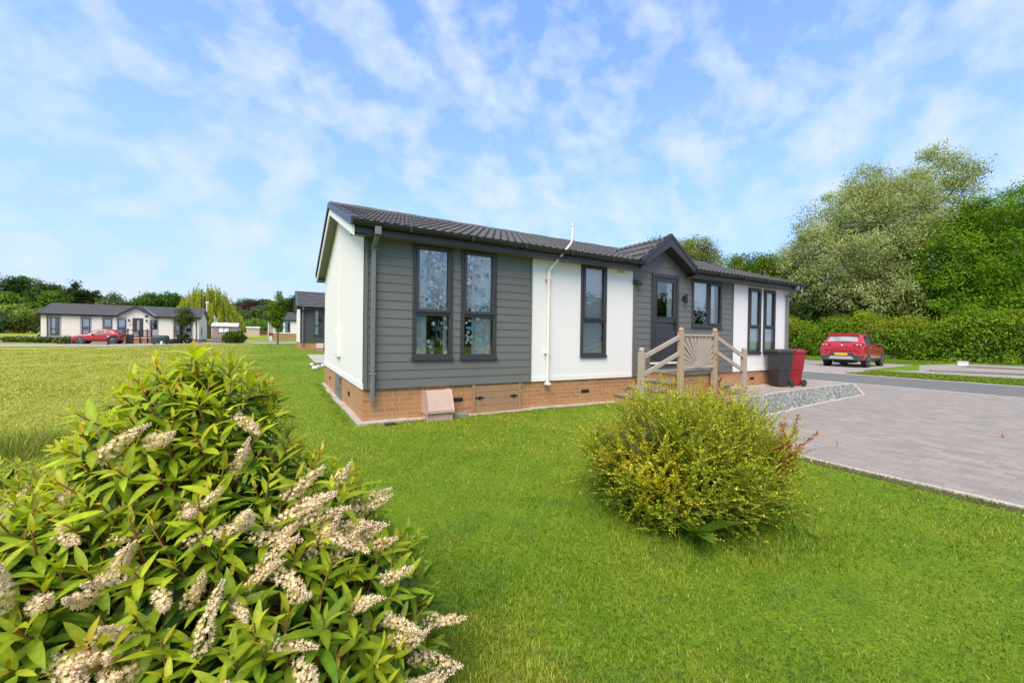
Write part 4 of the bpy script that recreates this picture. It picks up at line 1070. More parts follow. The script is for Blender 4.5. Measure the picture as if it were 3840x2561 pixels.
DH = simple_home('distant dark walled home between the willow and the tan shed', (-12.3, 120, gzf(-10, 120)), 4.7, .35, 2.3, 2.42, 3.75,
    [(0, 4.7, M['siding_dark'], None)], [(2.2, 2.76, .55, 2.2, 1.1), (3.0, 3.56, .55, 2.2, 1.1)], tile=M['tile_far'], trim_white=False)
BH = simple_home('blue walled home cut off by the left border', (-48.2, 82.5, gzf(-40, 82)), 10, .3, 2.55, 2.75, 3.6, [(0, 10, M['blue_wall'], None)], [(8.4, 9.2, .9, 2.3)], tile=M['tile_far'], end=M['blue_wall'], trim_white=False)

def shed(loc, w, d, h, mat, label, name='garden_shed', win=None, rise=.35):
    t = tag(empty(name, loc), label, 'shed')
    mb = MB(); mb.box(0, w, 0, d, -.2, h); mb.prism([(0, h), (d, h), (d * .5, h + rise), ], 'x', 0, w)
    mb.build('wall', mat, t)
    mb = MB(); n = int(w / .09)
    for y0, z0, y1, z1 in ((-.12, h - .03, d / 2, h + rise + .03), (d + .12, h - .03, d / 2, h + rise + .03)):
        vs = []
        for i in range(n * 2 + 1):
            x = -.1 + (w + .2) * i / (n * 2); e = .025 * (i % 2)
            vs += [(x, y0, z0 + e), (x, y1, z1 + e)]
        mb.add(vs, [(2 * i, 2 * i + 2, 2 * i + 3, 2 * i + 1) for i in range(n * 2)])
    mb.box(-.08, w + .08, -.13, -.11, h - .07, h - .02)
    mb.build('roof', M['corrugated'], t)
    if win:
        a, b, c, e = win; mb = MB(); f = .05
        mb.box(a, b, -.04, .0, c, c + f); mb.box(a, b, -.04, .0, e - f, e); mb.box(a, a + f, -.04, 0, c, e); mb.box(b - f, b, -.04, 0, c, e); mb.box((a + b) / 2 - f / 2, (a + b) / 2 + f / 2, -.04, 0, c, e); ww = mb.build('window', M['soffit'], t)
        mb = MB(); mb.quad((a, -.012, c), (b, -.012, c), (b, -.012, e), (a, -.012, e)); mb.build('pane', M['blind'], ww)
    return t
shed((-7.5, 49.4, gzf(-7, 49)), 2.36, 2.6, 1.9, M['pebbledash'], 'pebbledash garden shed with a pale corrugated roof right of the long cream home', win=(.57, 1.6, 1.14, 1.72))
shed((-6.3, 85, gzf(-6, 85)), 2.1, 2.4, 1.5, M['tan_shed'], 'low tan garden store behind the round bush', rise=.2)

# black railing and brick porch of the long cream home
gp_ = gzf(-14.5, 53)
pw = tag(empty('porch_steps', (-14.4, 53, gp_)), 'brick porch with steps before the black door of the long cream home', 'steps')
mb = MB(); mb.box(-.95, .95, .4, 1.98, 0, .6); mb.build('platform', M['brick'], pw); mb = MB(); mb.box(-1.4, -.95, .5, 1.9, 0, .4); mb.box(-1.75, -1.4, .5, 1.9, 0, .2); mb.build('step', M['brick'], pw)
bl = tag(empty('porch_railing', (-14.4, 53, gp_)), 'black railing round the brick porch of the long cream home', 'railing')
for x, z in ((-1.0, 1.66), (.0, 1.45), (.62, 1.62), (1.0, 1.6), (-1.75, 1.2)):
    mb = MB(); mb.box(x - .05, x + .05, .25, .35, 0, z); mb.build('post', M['black_metal'], bl)
for x0, x1, z0, z1 in ((-1, 1, 1.48, 1.48), (-1, 1, .75, .75), (-1.75, -1, 1.05, 1.48)):
    mb = MB(); mb.bar((x0, .3, z0), (x1, .3, z1), .05, .07); mb.build('rail', M['black_metal'], bl)
mb = MB()
for i in range(9): mb.box(.1 + i * .1, .14 + i * .1, .28, .32, .75, 1.48)
mb.build('balusters', M['black_metal'], bl)
mb = MB()
for k in range(7):
    a = R(8 + 13 * k); mb.bar((-.12, .3, .8), (-.12 - .8 * math.cos(a), .3, .8 + .62 * math.sin(a)), .03, .05)
mb.build('sunburst', M['grey_band'], bl)
bb2 = tag(empty('wheelie_bin', (-15.0, 52.2, gzf(-15, 52)), R(90)), 'black wheelie bin in front of the far brick porch', 'bin')
mb = MB(); mb.prism([(-.24, 0), (.24, 0), (.3, .95), (-.3, .95)], 'y', -.27, .27); mb.build('tub', M['black_plastic'], bb2, bevel=.02); mb = MB(); mb.box(-.33, .32, -.3, .3, .95, 1.03); mb.build('lid', M['black_plastic'], bb2, bevel=.03)
cv = tag(empty('covered_barbecue', (-11.6, 47.9, gzf(-11.6, 48) + .03)), 'barbecue under a dark green cover beside the far lane', 'barbecue')
mb = MB(); vs = []
for z, sx_, sy_ in ((.12, .60, .36), (.5, .68, .42), (.78, .70, .42), (.92, .60, .34), (.95, .45, .2)):
    for k in range(16):
        a = 2 * math.pi * k / 16; e = (abs(math.cos(a)) ** .6 * np.sign(math.cos(a)), abs(math.sin(a)) ** .6 * np.sign(math.sin(a))); vs.append((sx_ * e[0] + .02 * math.sin(5 * a), sy_ * e[1], z))
mb.add(vs, [(i * 16 + k, i * 16 + (k + 1) % 16, (i + 1) * 16 + (k + 1) % 16, (i + 1) * 16 + k) for i in range(4) for k in range(16)] + [tuple(range(64, 80))], 0, True)
mb.build('cover', M['tarp'], cv)
mb = MB(); mb.tube([(.12, -.45, 0), (.18, -.45, .2), (.2, -.45, .36)], [.05, .12, .06], 8); mb.build('white_sack', M['white_trim'], cv)
for x in (-.5, .5):
    mb = MB(); mb.box(x - .03, x + .03, -.3, .3, 0, .15); mb.build('leg', M['black_metal'], cv)

def railing_fence(name, a, b, h, mat, label, gap=.14, hoop=False, base=0.):
    a = Vector(a); b = Vector(b); L = (b - a).length; d = (b - a) / L; n = int(L / gap)
    t = tag(empty(name, (a.x, a.y, gzf(a.x, a.y))), label, 'fence')
    mb = MB(); up = Vector((0, 0, 1))
    for i in range(n + 1):
        p = d * (gap * i); mb.bar(p, p + up * h, .022, .03)
        if hoop and i % 2 == 0 and i < n: mb.tube([p + up * h, p + d * gap * .5 + up * (h + .1), p + d * gap + up * h], .012, 5)
    mb.build('pickets', mat, t)
    mb = MB(); mb.bar(up * (h * .25), d * L + up * (h * .25), .02, .04); mb.bar(up * (h * .82), d * L + up * (h * .82), .02, .04); mb.build('rails', mat, t)
    return t
railing_fence('picket_fence', (-11.7, 51.6, 0), (-8.9, 51.4, 0), .5, M['brown_fence'], 'low picket edging in front of the right end of the long cream home')
railing_fence('hooped_fence', (-7.4, 48.75, 0), (-5.85, 48.6, 0), .6, M['black_metal'], 'black hooped metal fence before the pebbledash shed', hoop=True)
railing_fence('garden_gate', (-5.8, 48.55, 0), (-5.2, 48.5, 0), .62, M['black_metal'], 'black slatted gate at the corner of the pebbledash shed', gap=.06)
mb = MB()
for i in range(24): mb.box(i * .12, i * .12 + .11, -.02, .02, 0, .85 + .03 * (i % 2))
tag(mb.build('board_fence', M['brown_fence'], loc=(-4.3, 92, gzf(-4, 92))), 'dark brown board fence far behind the round bush', 'fence')

def bollard(p, label):
    t = tag(empty('bollard_light', (p[0], p[1], gzf(p[0], p[1]))), label, 'bollard')
    mb = MB(); mb.lathe([(.085, 0), (.085, .78)], (0, 0, 0), 'z', 12); mb.build('post', M['black_metal'], t)
    mb = MB(); mb.lathe([(.07, .78), (.075, .93)], (0, 0, 0), 'z', 12); mb.build('lamp', M['white_trim'], t)
    mb = MB(); mb.lathe([(.095, .93), (.09, .98), (.03, 1.02)], (0, 0, 0), 'z', 12); mb.build('cap', M['black_metal'], t)
p = at(406, 1290, 39.8); bollard((p.x, p.y), 'black bollard light in front of the red hatchback')
p = at(146, 1264, 46.5); bollard((p.x, p.y), 'black bollard light at the left corner of the long cream home')
# bits on the lawn
for (px, py, Y, sc_, lb) in ((1182, 1345, 14.8, .16, 'white lump of rubble nearest the lawn on the small patio'), (1196, 1340, 15.4, .13, 'grey rubble piece in the middle of the small patio'), (1212, 1341, 15.8, .14, 'pale rubble piece against the white end wall'), (1170, 1338, 16.2, .12, 'small pale stone at the far edge of the small patio')):
    q = at(px, py, Y); mb = MB(); vs = []; r_ = random.Random(px)
    mb.lathe([(.5, 0), (.62, .3), (.5, .7), (.2, .85)], (0, 0, 0), 'z', 7, sm=False)
    mb.v = [(v[0] * sc_ * r_.uniform(.8, 1.3), v[1] * sc_ * r_.uniform(.8, 1.2), v[2] * sc_ * r_.uniform(.8, 1.15)) for v in mb.v]
    tag(mb.build('rubble_stone', M['pale_stone'], loc=(q.x, q.y, gzf(q.x, q.y) + .05)), lb, 'stone', 'rubble on the patio slab')
for k, (px, py, Y, lb) in enumerate(((1015, 1274, 56, 'pale standing stone by the far grass edge'), )):
    q = at(px, py, Y); mb = MB(); mb.prism([(-.18, 0), (.18, 0), (.14, .6), (-.05, .75), (-.16, .5)], 'y', -.1, .1); tag(mb.build('standing_stone', M['pale_stone'], loc=(q.x, q.y, gzf(q.x, q.y)), bevel=.03), lb, 'stone')
q = at(1015, 1250, 66); ch = tag(empty('garden_chair', (q.x, q.y, gzf(q.x, q.y))), 'small red garden chair by the porch of the white home', 'chair')
mb = MB(); mb.box(-.3, .3, -.3, .3, .4, .5); mb.build('seat', M['red_plastic'], ch); mb = MB(); mb.box(-.3, .3, .25, .32, .5, 1.0); mb.build('backrest', M['red_plastic'], ch)
for x in (-.26, .26):
    for y in (-.26, .26):
        mb = MB(); mb.box(x - .03, x + .03, y - .03, y + .03, 0, .4); mb.build('leg', M['red_plastic'], ch)
wb_ = tag(empty('electric_box', (33.6, 1.2, gzf(33, 1)), R(10)), 'low white service box on the empty plot in front of the hedge', 'box')
mb = MB(); mb.box(-.45, .45, -.2, .2, 0, .20); mb.build('body', M['white_trim'], wb_, bevel=.02); mb = MB(); mb.box(-.48, .48, -.22, .22, .20, .23); mb.build('lid', M['pale_stone'], wb_)
# ------------------------------------------------------------------ foliage
def unit(v): return v / (np.linalg.norm(v, axis=-1, keepdims=True) + 1e-9)
def sphere(n, r): return unit(r.normal(size=(n, 3)))

LT = []   # template of one leaf: folded along the midrib, pointed, curling back; rows u, columns left / mid / right
for u in (0, .14, .35, .6, .82, 1.0):
    w = math.sin(math.pi * min(1, u * .96 + .02) ** .82) ** .9 * .5 if u < 1 else 0.0
    if u == 0: w = .05
    for c in (-1, 0, 1): LT.append((u, c * w, abs(c) * .16 * w * 2))
LT = np.array(LT)
LF = np.array([(r * 3 + c, r * 3 + c + 1, r * 3 + c + 4, r * 3 + c + 3) for r in range(5) for c in range(2)])
def leaf_mesh(pos, d, nrm, L, Wd, curl, tint, tmpl=LT, faces=LF):
    """many curved leaves at once -> vertices, faces, colours"""
    n = len(pos); d = unit(d); side = unit(np.cross(d, nrm)); up = np.cross(side, d)
    u = tmpl[None, :, 0]; zz = tmpl[None, :, 2] * Wd[:, None] - curl[:, None] * u ** 2 * L[:, None]
    P = pos[:, None] + d[:, None] * (u * L[:, None])[..., None] + side[:, None] * (tmpl[None, :, 1] * Wd[:, None])[..., None] + up[:, None] * zz[..., None]
    F = faces[None] + (np.arange(n) * len(tmpl))[:, None, None]
    T = np.repeat(tint[:, None], len(tmpl), 1)
    return P.reshape(-1, 3), F.reshape(-1, faces.shape[1]), T.reshape(-1, 3)
RT = np.array([(0, 0, 0), (.45, -.5, .1), (1, 0, 0), (.45, .5, .1)]); RFc = np.array([(0, 1, 2, 3)])

def card_leaves(pos, size, tint, r, up_bias=.5, aspect=.6, droop=0., outw=None):
    n = len(pos); nr = sphere(n, r)
    if outw is None: nr[:, 2] = np.abs(nr[:, 2]) + up_bias
    else: nr = nr * .75 + unit(outw) * .9; nr[:, 2] += up_bias
    nr = unit(nr)
    d = np.cross(nr, sphere(n, r)); d[:, 2] -= droop
    return leaf_mesh(pos, d, nr, size, size * aspect, np.full(n, .12), tint, RT, RFc)

def crown(name, parent, ells, n_clump, per, cr, leaf, base, r, var=.28, hue=.14, shell=.55, up_bias=.5, aspect=.6, flat=.7, droop=0., light=None):
    """leaf clumps spread through a set of ellipsoids (cx, cy, cz, rx, ry, rz)"""
    E = np.array(ells, float); vol = E[:, 3] * E[:, 4] * E[:, 5]; w = vol ** .72; w /= w.sum()
    k = r.choice(len(E), n_clump, p=w)
    dd = sphere(n_clump, r); rad = shell + (1.0 - shell) * r.random(n_clump) ** .6
    C = E[k, :3] + dd * rad[:, None] * E[k, 3:]
    ct = 1 + var * r.normal(size=n_clump).clip(-1.8, 1.8)
    ch = hue * r.normal(size=n_clump)
    cs = cr * r.uniform(.55, 1.35, n_clump)
    idx = np.repeat(np.arange(n_clump), per)
    off = r.normal(size=(len(idx), 3)).clip(-1.45, 1.45) * cs[idx, None] * np.array([1, 1, flat]) * .62
    pos = C[idx] + off
    pos[:, 2] = np.maximum(pos[:, 2], .12)
    base = np.array(base)
    t = base[None] * (ct[idx] * (1 + .10 * r.normal(size=len(idx))))[:, None].clip(.3, 2)
    t[:, 0] *= 1 + ch[idx]; t[:, 1] *= 1 + ch[idx] * .3
    if light is not None:
        sel = r.random(len(idx)) < light[0]; t[sel] = np.array(light[1]) * (1 + .15 * r.normal(size=(sel.sum(), 1)))
    sz = leaf * r.uniform(.6, 1.35, len(idx))
    V, F, T = card_leaves(pos, sz, t, r, up_bias, aspect, droop, off + .35 * cs[idx, None] * unit(C[idx] - E[k][idx, :3]))
    return mesh_np(name, V, F, M['leaf'], parent, T)

def trunk(parent, h, r0, ells, r, n=7, name='trunk'):
    mb = MB(); top = Vector((0, 0, h))
    mb.tube([(0, 0, -.3), (r0 * .2, 0, h * .3), (-r0 * .3, r0 * .2, h * .65), (0, 0, h)], [r0 * 1.25, r0, r0 * .7, r0 * .3], 9)
    for i in range(n):
        e = ells[r.integers(len(ells))]; q = sphere(1, r)[0]
        e1 = Vector((e[0] + q[0] * e[3] * .75, e[1] + q[1] * e[4] * .75, e[2] + q[2] * e[5] * .7)); s_ = Vector((0, 0, h * r.uniform(.25, .8)))
        mid = s_.lerp(e1, .5) + Vector((0, 0, .08 * h)); rr = r0 * r.uniform(.28, .5)
        mb.tube([s_, mid, e1], [rr, rr * .6, rr * .15], 6)
    return mb.build(name, M['bark'], parent)

def tree(label, cat, px, py_base, Y, blobs, n_clump, per, cr, leaf, base, seed, name='broadleaf_tree', group=None, r0=.25, depth=.8, zbase=None, trunk_h=.75, limbs=7, **kw):
    """blobs = crown lobes given where the photograph shows them: (px, py, half width px, half height px) at distance Y"""
    r = np.random.default_rng(seed); b = at(px, py_base, Y); z0 = gzf(b.x, b.y) if zbase is None else zbase
    t = tag(empty(name, (b.x, b.y, z0)), label, cat, group)
    ells = []
    for q in blobs:
        c = at(q[0], q[1], Y + (q[4] if len(q) > 4 else 0)); rx = q[2] / FPX * Y; rz = q[3] / FPX * Y
        ells.append((c.x - b.x, c.y - b.y, c.z - z0, rx, rx * depth, rz))
    top = max(e[2] + e[5] for e in ells)
    trunk(t, top * trunk_h, r0, ells, r, limbs)
    crown('crown', t, ells, n_clump, per, cr, leaf, base, r, **kw)
    return t

G_D, G_M, G_L = (.035, .075, .012), (.065, .125, .016), (.11, .175, .02)
# the big trees behind the right-hand hedge
tree('tall silvery poplar with wind blown plumes behind the hedge', 'tree', 3230, 1310, 42,
     [(3200, 930, 250, 230), (3080, 1030, 170, 180), (3010, 1120, 150, 120), (3330, 840, 200, 190), (3260, 700, 90, 80), (3420, 760, 130, 120), (3560, 640, 70, 55), (3500, 590, 50, 40), (3620, 700, 70, 70), (3250, 1130, 260, 100), (3420, 1010, 200, 170), (3650, 640, 45, 35)],
     1500, 120, .95, .18, (.34, .385, .14), 11, name='poplar_tree', group='trees behind the right hedge', r0=.4, shell=.45, var=.2, light=(.2, (.48, .52, .29)), flat=.75, limbs=14)
tree('dark green sycamore in front of the poplar at the right', 'tree', 3640, 1310, 39,
     [(3560, 1000, 200, 190), (3720, 930, 200, 200), (3500, 1110, 190, 110), (3740, 1130, 200, 110), (3640, 860, 130, 110)],
     850, 110, .9, .20, (.145, .265, .015), 12, name='sycamore_tree', group='trees behind the right hedge', r0=.35, shell=.5, var=.3, up_bias=.9, limbs=9)
tree('tall dense green tree cut off by the right border', 'tree', 3950, 1310, 44,
     [(3900, 850, 190, 190), (3960, 1000, 260, 220), (3850, 1120, 180, 120)], 620, 110, .95, .21, (.12, .235, .013), 13, name='sycamore_tree', group='trees behind the right hedge', r0=.4, shell=.5, var=.3, up_bias=.9)
tree('low bright green tree left of the poplar above the home roof', 'tree', 2850, 1300, 46,
     [(2860, 1050, 110, 100), (2780, 1030, 90, 70), (2930, 1090, 110, 120), (2880, 1180, 160, 90)], 520, 100, .9, .20, (.14, .215, .015), 14, group='trees behind the right hedge', r0=.25, shell=.5)
tree('pale feathery tree rising behind the porch gable', 'tree', 2600, 1290, 52,
     [(2600, 950, 90, 65), (2560, 1000, 80, 90), (2660, 1000, 60, 80), (2460, 960, 45, 60)], 300, 70, .8, .20, (.21, .245, .05), 15, group='trees behind the right hedge', r0=.22, shell=.4, light=(.2, (.26, .27, .1)))
# dark understorey between hedge and trees
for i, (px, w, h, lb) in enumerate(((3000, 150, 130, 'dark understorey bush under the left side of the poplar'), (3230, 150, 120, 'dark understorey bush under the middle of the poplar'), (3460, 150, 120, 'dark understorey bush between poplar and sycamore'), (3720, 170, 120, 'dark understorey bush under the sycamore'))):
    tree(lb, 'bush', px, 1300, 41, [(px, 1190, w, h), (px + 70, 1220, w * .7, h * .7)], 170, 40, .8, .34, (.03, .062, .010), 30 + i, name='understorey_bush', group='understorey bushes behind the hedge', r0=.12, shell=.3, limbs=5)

# right-hand hedge, one long thicket
def hedge(name, label, a, b, h, th, n, leaf, base, seed, per=40, cr=.5, alt=None):
    r = np.random.default_rng(seed); a = np.array(a, float); b = np.array(b, float); L = np.linalg.norm(b - a); d = (b - a) / L; nn = np.array([-d[1], d[0]])
    t = tag(empty(name, (a[0], a[1], 0)), label, 'hedge')
    u = r.random(n) * L; v = r.uniform(-1, 1, n); hh = h * (1 + .10 * np.sin(u * .9) + .07 * np.sin(u * 2.3 + 1) + .05 * np.sin(u * 5.1))
    q = r.random(n) ** .75; prof = np.sqrt(np.clip(1 - (q * 1.0) ** 3.5, 0, 1)) * .92 + .08
    side = np.sign(v) * (np.abs(v) ** .35)
    C = np.stack([d[0] * u + nn[0] * side * prof * th / 2, d[1] * u + nn[1] * side * prof * th / 2, .12 + q * hh], 1)
    C[:, 2] += gz(a[0] + C[:, 0], a[1] + C[:, 1])
    idx = np.repeat(np.arange(n), per); pos = C[idx] + r.normal(size=(len(idx), 3)) * cr * .5 * np.array([1, 1, .8])
    pos[:, 2] = np.maximum(pos[:, 2], .05)
    ct = 1 + .26 * r.normal(size=n).clip(-1.7, 1.7)
    tn = np.array(base)[None] * (ct[idx] * (1 + .18 * r.normal(size=len(idx))))[:, None].clip(.35, 2)
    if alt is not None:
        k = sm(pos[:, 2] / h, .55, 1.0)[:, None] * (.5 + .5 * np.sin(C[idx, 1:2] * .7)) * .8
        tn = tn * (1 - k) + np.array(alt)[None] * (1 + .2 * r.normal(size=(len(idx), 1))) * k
    V, F, T = card_leaves(pos, leaf * r.uniform(.6, 1.4, len(idx)), tn, r, .6, .62, 0., pos - C[idx] + .15 * np.stack([nn[0] * side[idx], nn[1] * side[idx], .6 + 0 * side[idx]], 1))
    mesh_np('foliage', V, F, M['leaf'], t, T)
    mb = MB()
    for i in range(int(L * 2.2)):
        p = r.random() * L; s_ = (r.random() - .5) * th * .7; x, y = d[0] * p + nn[0] * s_, d[1] * p + nn[1] * s_; z = gzf(a[0] + x, a[1] + y)
        q2 = r.normal(size=3) * .5; hh_ = h * r.uniform(.6, 1.02)
        mb.tube([(x, y, z - .1), (x + q2[0] * .6, y + q2[1] * .6, z + hh_ * .5), (x + q2[0] * 1.5, y + q2[1] * 1.5, z + hh_)], [.04, .028, .008], 5)
    mb.build('stems', M['bark'], t)
    return t
hedge('hedge', 'long tall bushy hedge behind the red sport utility car', (40.3, -14), (40.3, 26), 3.0, 2.8, 2300, .145, (.18, .29, .018), 21, 64, .55, alt=(.33, .36, .03))
hedge('hedge', 'dark trimmed hedge far left behind the white flowering bush', (-62, 83), (-27, 84), 2.5, 2, 460, .34, (.05, .095, .012), 22, 26, .7, alt=(.13, .15, .03))

# tree line on the left
TL = [('dark tree at the left border of the treeline', 20, 1260, 100, [(10, 1130, 70, 100), (-40, 1150, 80, 100)], 150, 34, (.026, .055, .012)),
      ('tall pale topped tree in the left treeline', 110, 1260, 104, [(95, 1080, 55, 45), (110, 1130, 90, 70), (60, 1160, 70, 70)], 230, 34, (.06, .105, .022)),
      ('dark round tree left of the two pines', 195, 1260, 98, [(190, 1105, 48, 45), (175, 1150, 70, 60), (230, 1140, 40, 50)], 190, 34, (.036, .075, .014)),
      ('bright green tree at the left border in front of the treeline', 25, 1255, 84, [(20, 1140, 45, 40), (35, 1170, 45, 40)], 120, 34, (.11, .17, .022)),
      ('bright green bushy tree below the left treeline', 120, 1255, 86, [(110, 1180, 60, 35), (210, 1130, 40, 35)], 120, 34, (.075, .13, .016)),
      ('bright lime bush above the far left hedge', 120, 1255, 80, [(125, 1185, 50, 22), (60, 1180, 40, 30)], 90, 34, (.13, .18, .028)),
      ('low rounded green trees behind the middle of the long cream home', 590, 1255, 92, [(555, 1128, 28, 26), (600, 1135, 60, 26), (640, 1130, 40, 24), (520, 1145, 40, 16)], 200, 34, (.05, .10, .014)),
      ('thin sparse tree right of the two pines', 437, 1255, 88, [(428, 1128, 18, 22), (440, 1138, 20, 12), (400, 1142, 20, 12)], 40, 22, (.09, .12, .05)),
      ('dark rounded tree right of the willow', 925, 1262, 118, [(930, 1160, 55, 36), (900, 1185, 30, 40)], 130, 34, (.032, .075, .016)),
      ('purple leaved tree in the distant wood', 962, 1262, 114, [(950, 1155, 38, 18), (930, 1165, 25, 15)], 70, 34, (.055, .022, .032)),
      ('distant tree with a flat crown behind the purple one', 995, 1262, 122, [(990, 1148, 32, 24), (1010, 1160, 30, 30)], 110, 34, (.05, .09, .022)),
      ('grey green tree in front of the distant wood', 950, 1264, 108, [(905, 1190, 38, 30), (975, 1185, 38, 32), (1010, 1180, 34, 40), (930, 1210, 60, 25)], 210, 34, (.075, .105, .04)),
      ('dark tree behind the roof of the charcoal boarded home', 1095, 1262, 100, [(1095, 1150, 36, 34), (1075, 1180, 30, 40), (1140, 1170, 40, 36)], 130, 30, (.032, .07, .018)),
      ('light green bush beside the tan garden store', 965, 1262, 95, [(970, 1222, 38, 20), (985, 1235, 26, 22), (945, 1225, 20, 14)], 90, 30, (.10, .16, .02))]
for i, (lb, px, pb, Y, bl_, nc, per, base) in enumerate(TL):
    tree(lb, 'tree' if 'bush' not in lb else 'bush', px, pb, Y, bl_, int(nc * 1.6), int(per * 1.5), 1.0, .44, tuple(q * 1.6 for q in base), 50 + i, group='trees along the left horizon', r0=.25, shell=.4, limbs=5, depth=.7)
def pine(label, px, top, hw, Y, seed):
    r = np.random.default_rng(seed); b = at(px, 1258, Y); z0 = gzf(b.x, b.y); t = tag(empty('pine_tree', (b.x, b.y, z0)), label, 'pine tree', 'dark pines behind the long cream home')
    h = at(px, top, Y).z - z0; w = hw / FPX * Y; el = []
    for k in range(13):
        f = .28 + .72 * k / 12; ww = w * (1 - f) ** .62 * 1.15 + .4
        for j in range(3 if k < 10 else 1):
            a = r.random() * 6.28; el.append((ww * .55 * math.cos(a), ww * .4 * math.sin(a), h * f - .2, ww * .62, ww * .6, h * .05))
    trunk(t, h * .95, .3, el, r, 8)
    crown('crown', t, el, 420, 54, .75, .40, (.045, .075, .016), r, var=.3, shell=.2, flat=.5)
pine('taller dark pine behind the long cream home', 290, 1062, 62, 90, 71)
pine('shorter dark pine right of the taller pine', 362, 1083, 62, 92, 72)
pine('small dark pine half hidden between the two taller ones', 325, 1105, 50, 94, 73)

# weeping willow: curtains of hanging shoots
def willow(px, py, Y, seed):
    r = np.random.default_rng(seed); b = at(px, py, Y); z0 = gzf(b.x, b.y)
    t = tag(empty('willow_tree', (b.x, b.y, z0)), 'yellow green weeping willow at the right end of the long cream home', 'willow tree')
    k = Y / FPX
    H = at(px, 1062, Y).z - z0; w = 108 * k
    mb = MB(); mb.tube([(0, 0, -.2), (.1, 0, H * .35), (-.1, .1, H * .6)], [.45, .35, .25], 9)
    n = 430; V = []; F = []; T = []; st = 0
    for i in range(n):
        a = r.random() * 6.283; rr = r.random() ** .55; x, y = w * rr * math.cos(a), w * .8 * rr * math.sin(a)
        zt = H * (1 - .52 * rr ** 2.6) * (1 - .13 * r.random()) * (.90 + .08 * math.sin(3 * a) + .06 * r.normal()); ln = zt * r.uniform(.3, .62) * (.5 + .5 * rr); m_ = int(ln / .055)
        u = np.linspace(0, 1, m_); P = np.stack([x + .5 * u * math.cos(a) + .06 * r.normal(size=m_), y + .4 * u * math.sin(a) + .06 * r.normal(size=m_), zt - ln * u], 1)
        V.append(P)
        T.append(np.array([.40, .43, .05])[None] * (1 + .22 * r.normal()) * (1 + .2 * r.normal(size=(m_, 1))).clip(.4, 1.8))
        if i % 6 == 0: mb.tube([(0, 0, H * .5), (x * .5, y * .5, H * .5 + (zt - H * .5) * .8), (x, y, zt)], [.12, .07, .02], 5)
    P = np.concatenate(V); T = np.concatenate(T).clip(.02, 1)
    d = sphere(len(P), r) * .3; d[:, 2] -= 1; nr = sphere(len(P), r)
    v, f, tt = leaf_mesh(P, d, nr, .36 * r.uniform(.6, 1.3, len(P)), np.full(len(P), .09), np.full(len(P), .1), T, RT, RFc)
    mb.build('trunk', M['bark'], t); mesh_np('crown', v, f, M['leaf'], t, tt)
willow(778, 1285, 62, 81)

# shrubs and small trees of the far gardens
def bush(label, px, py, Y, w, h, base, seed, leaf=.14, flowers=None, name='garden_bush', group=None, n=70, per=34):
    r = np.random.default_rng(seed); b = at(px, py, Y); z0 = gzf(b.x, b.y); k = Y / FPX
    t = tag(empty(name, (b.x, b.y, z0)), label, 'bush', group)
    el = [(0, 0, h * k * .48, w * k, w * k * .8, h * k * .5)]
    mb = MB()
    for i in range(6):
        q = r.normal(size=2) * w * k * .4; mb.tube([(0, 0, -.05), (q[0] * .5, q[1] * .5, h * k * .4), (q[0], q[1], h * k * .8)], [.03, .02, .006], 5)
    mb.build('stems', M['bark'], t)
    crown('foliage', t, el, n, per, w * k * .22, leaf, base, r, shell=.5, light=flowers)
bush('neat rounded green bush on the lawn right of the pebbledash shed', 880, 1284, 44, 37, 43, (.085, .145, .012), 91, .16, n=150, per=40)
bush('large cream flowering bush left of the long cream home', 72, 1255, 66, 42, 34, (.10, .14, .03), 92, .2, (.45, (.55, .50, .33)), n=110)
bush('low green border bush with white flowers nearest the left border', 62, 1291, 43, 40, 22, (.085, .13, .02), 93, .13, (.1, (.6, .58, .48)), group='low border bushes along the lane', n=80)
bush('low green border bush under the first cream wall panel', 160, 1291, 43, 46, 22, (.07, .115, .02), 94, .13, (.05, (.6, .58, .5)), group='low border bushes along the lane', n=90)
bush('low border bush with pale flowers at the nose of the red hatchback', 262, 1291, 42, 44, 26, (.085, .125, .025), 95, .13, (.12, (.65, .62, .48)), group='low border bushes along the lane', n=90)
bush('dark reddish shrub under the slim tree before the long cream home', 690, 1288, 44, 26, 40, (.05, .06, .02), 96, .14, (.1, (.4, .3, .3)), n=70)
bush('low red flowered plants along the picket edging', 655, 1288, 45, 30, 18, (.06, .10, .02), 97, .12, (.08, (.45, .12, .1)), n=50)
tree('slim grey green tree in front of the long cream home', 'tree', 690, 1285, 46, [(688, 1170, 20, 22), (685, 1200, 30, 20), (705, 1195, 24, 18)], 110, 30, .45, .17, (.085, .12, .035), 98, name='garden_tree', r0=.06, limbs=6, shell=.3)
tree('young slender green tree alone on the lawn', 'tree', 1041, 1297, 40, [(1046, 1112, 12, 16), (1040, 1150, 24, 24), (1044, 1175, 27, 24), (1036, 1205, 18, 22), (1005, 1180, 10, 14), (1042, 1230, 10, 16), (1062, 1128, 8, 8)],
     190, 36, .30, .16, (.15, .24, .016), 99, name='young_tree', r0=.075, limbs=9, shell=.2, trunk_h=.9)

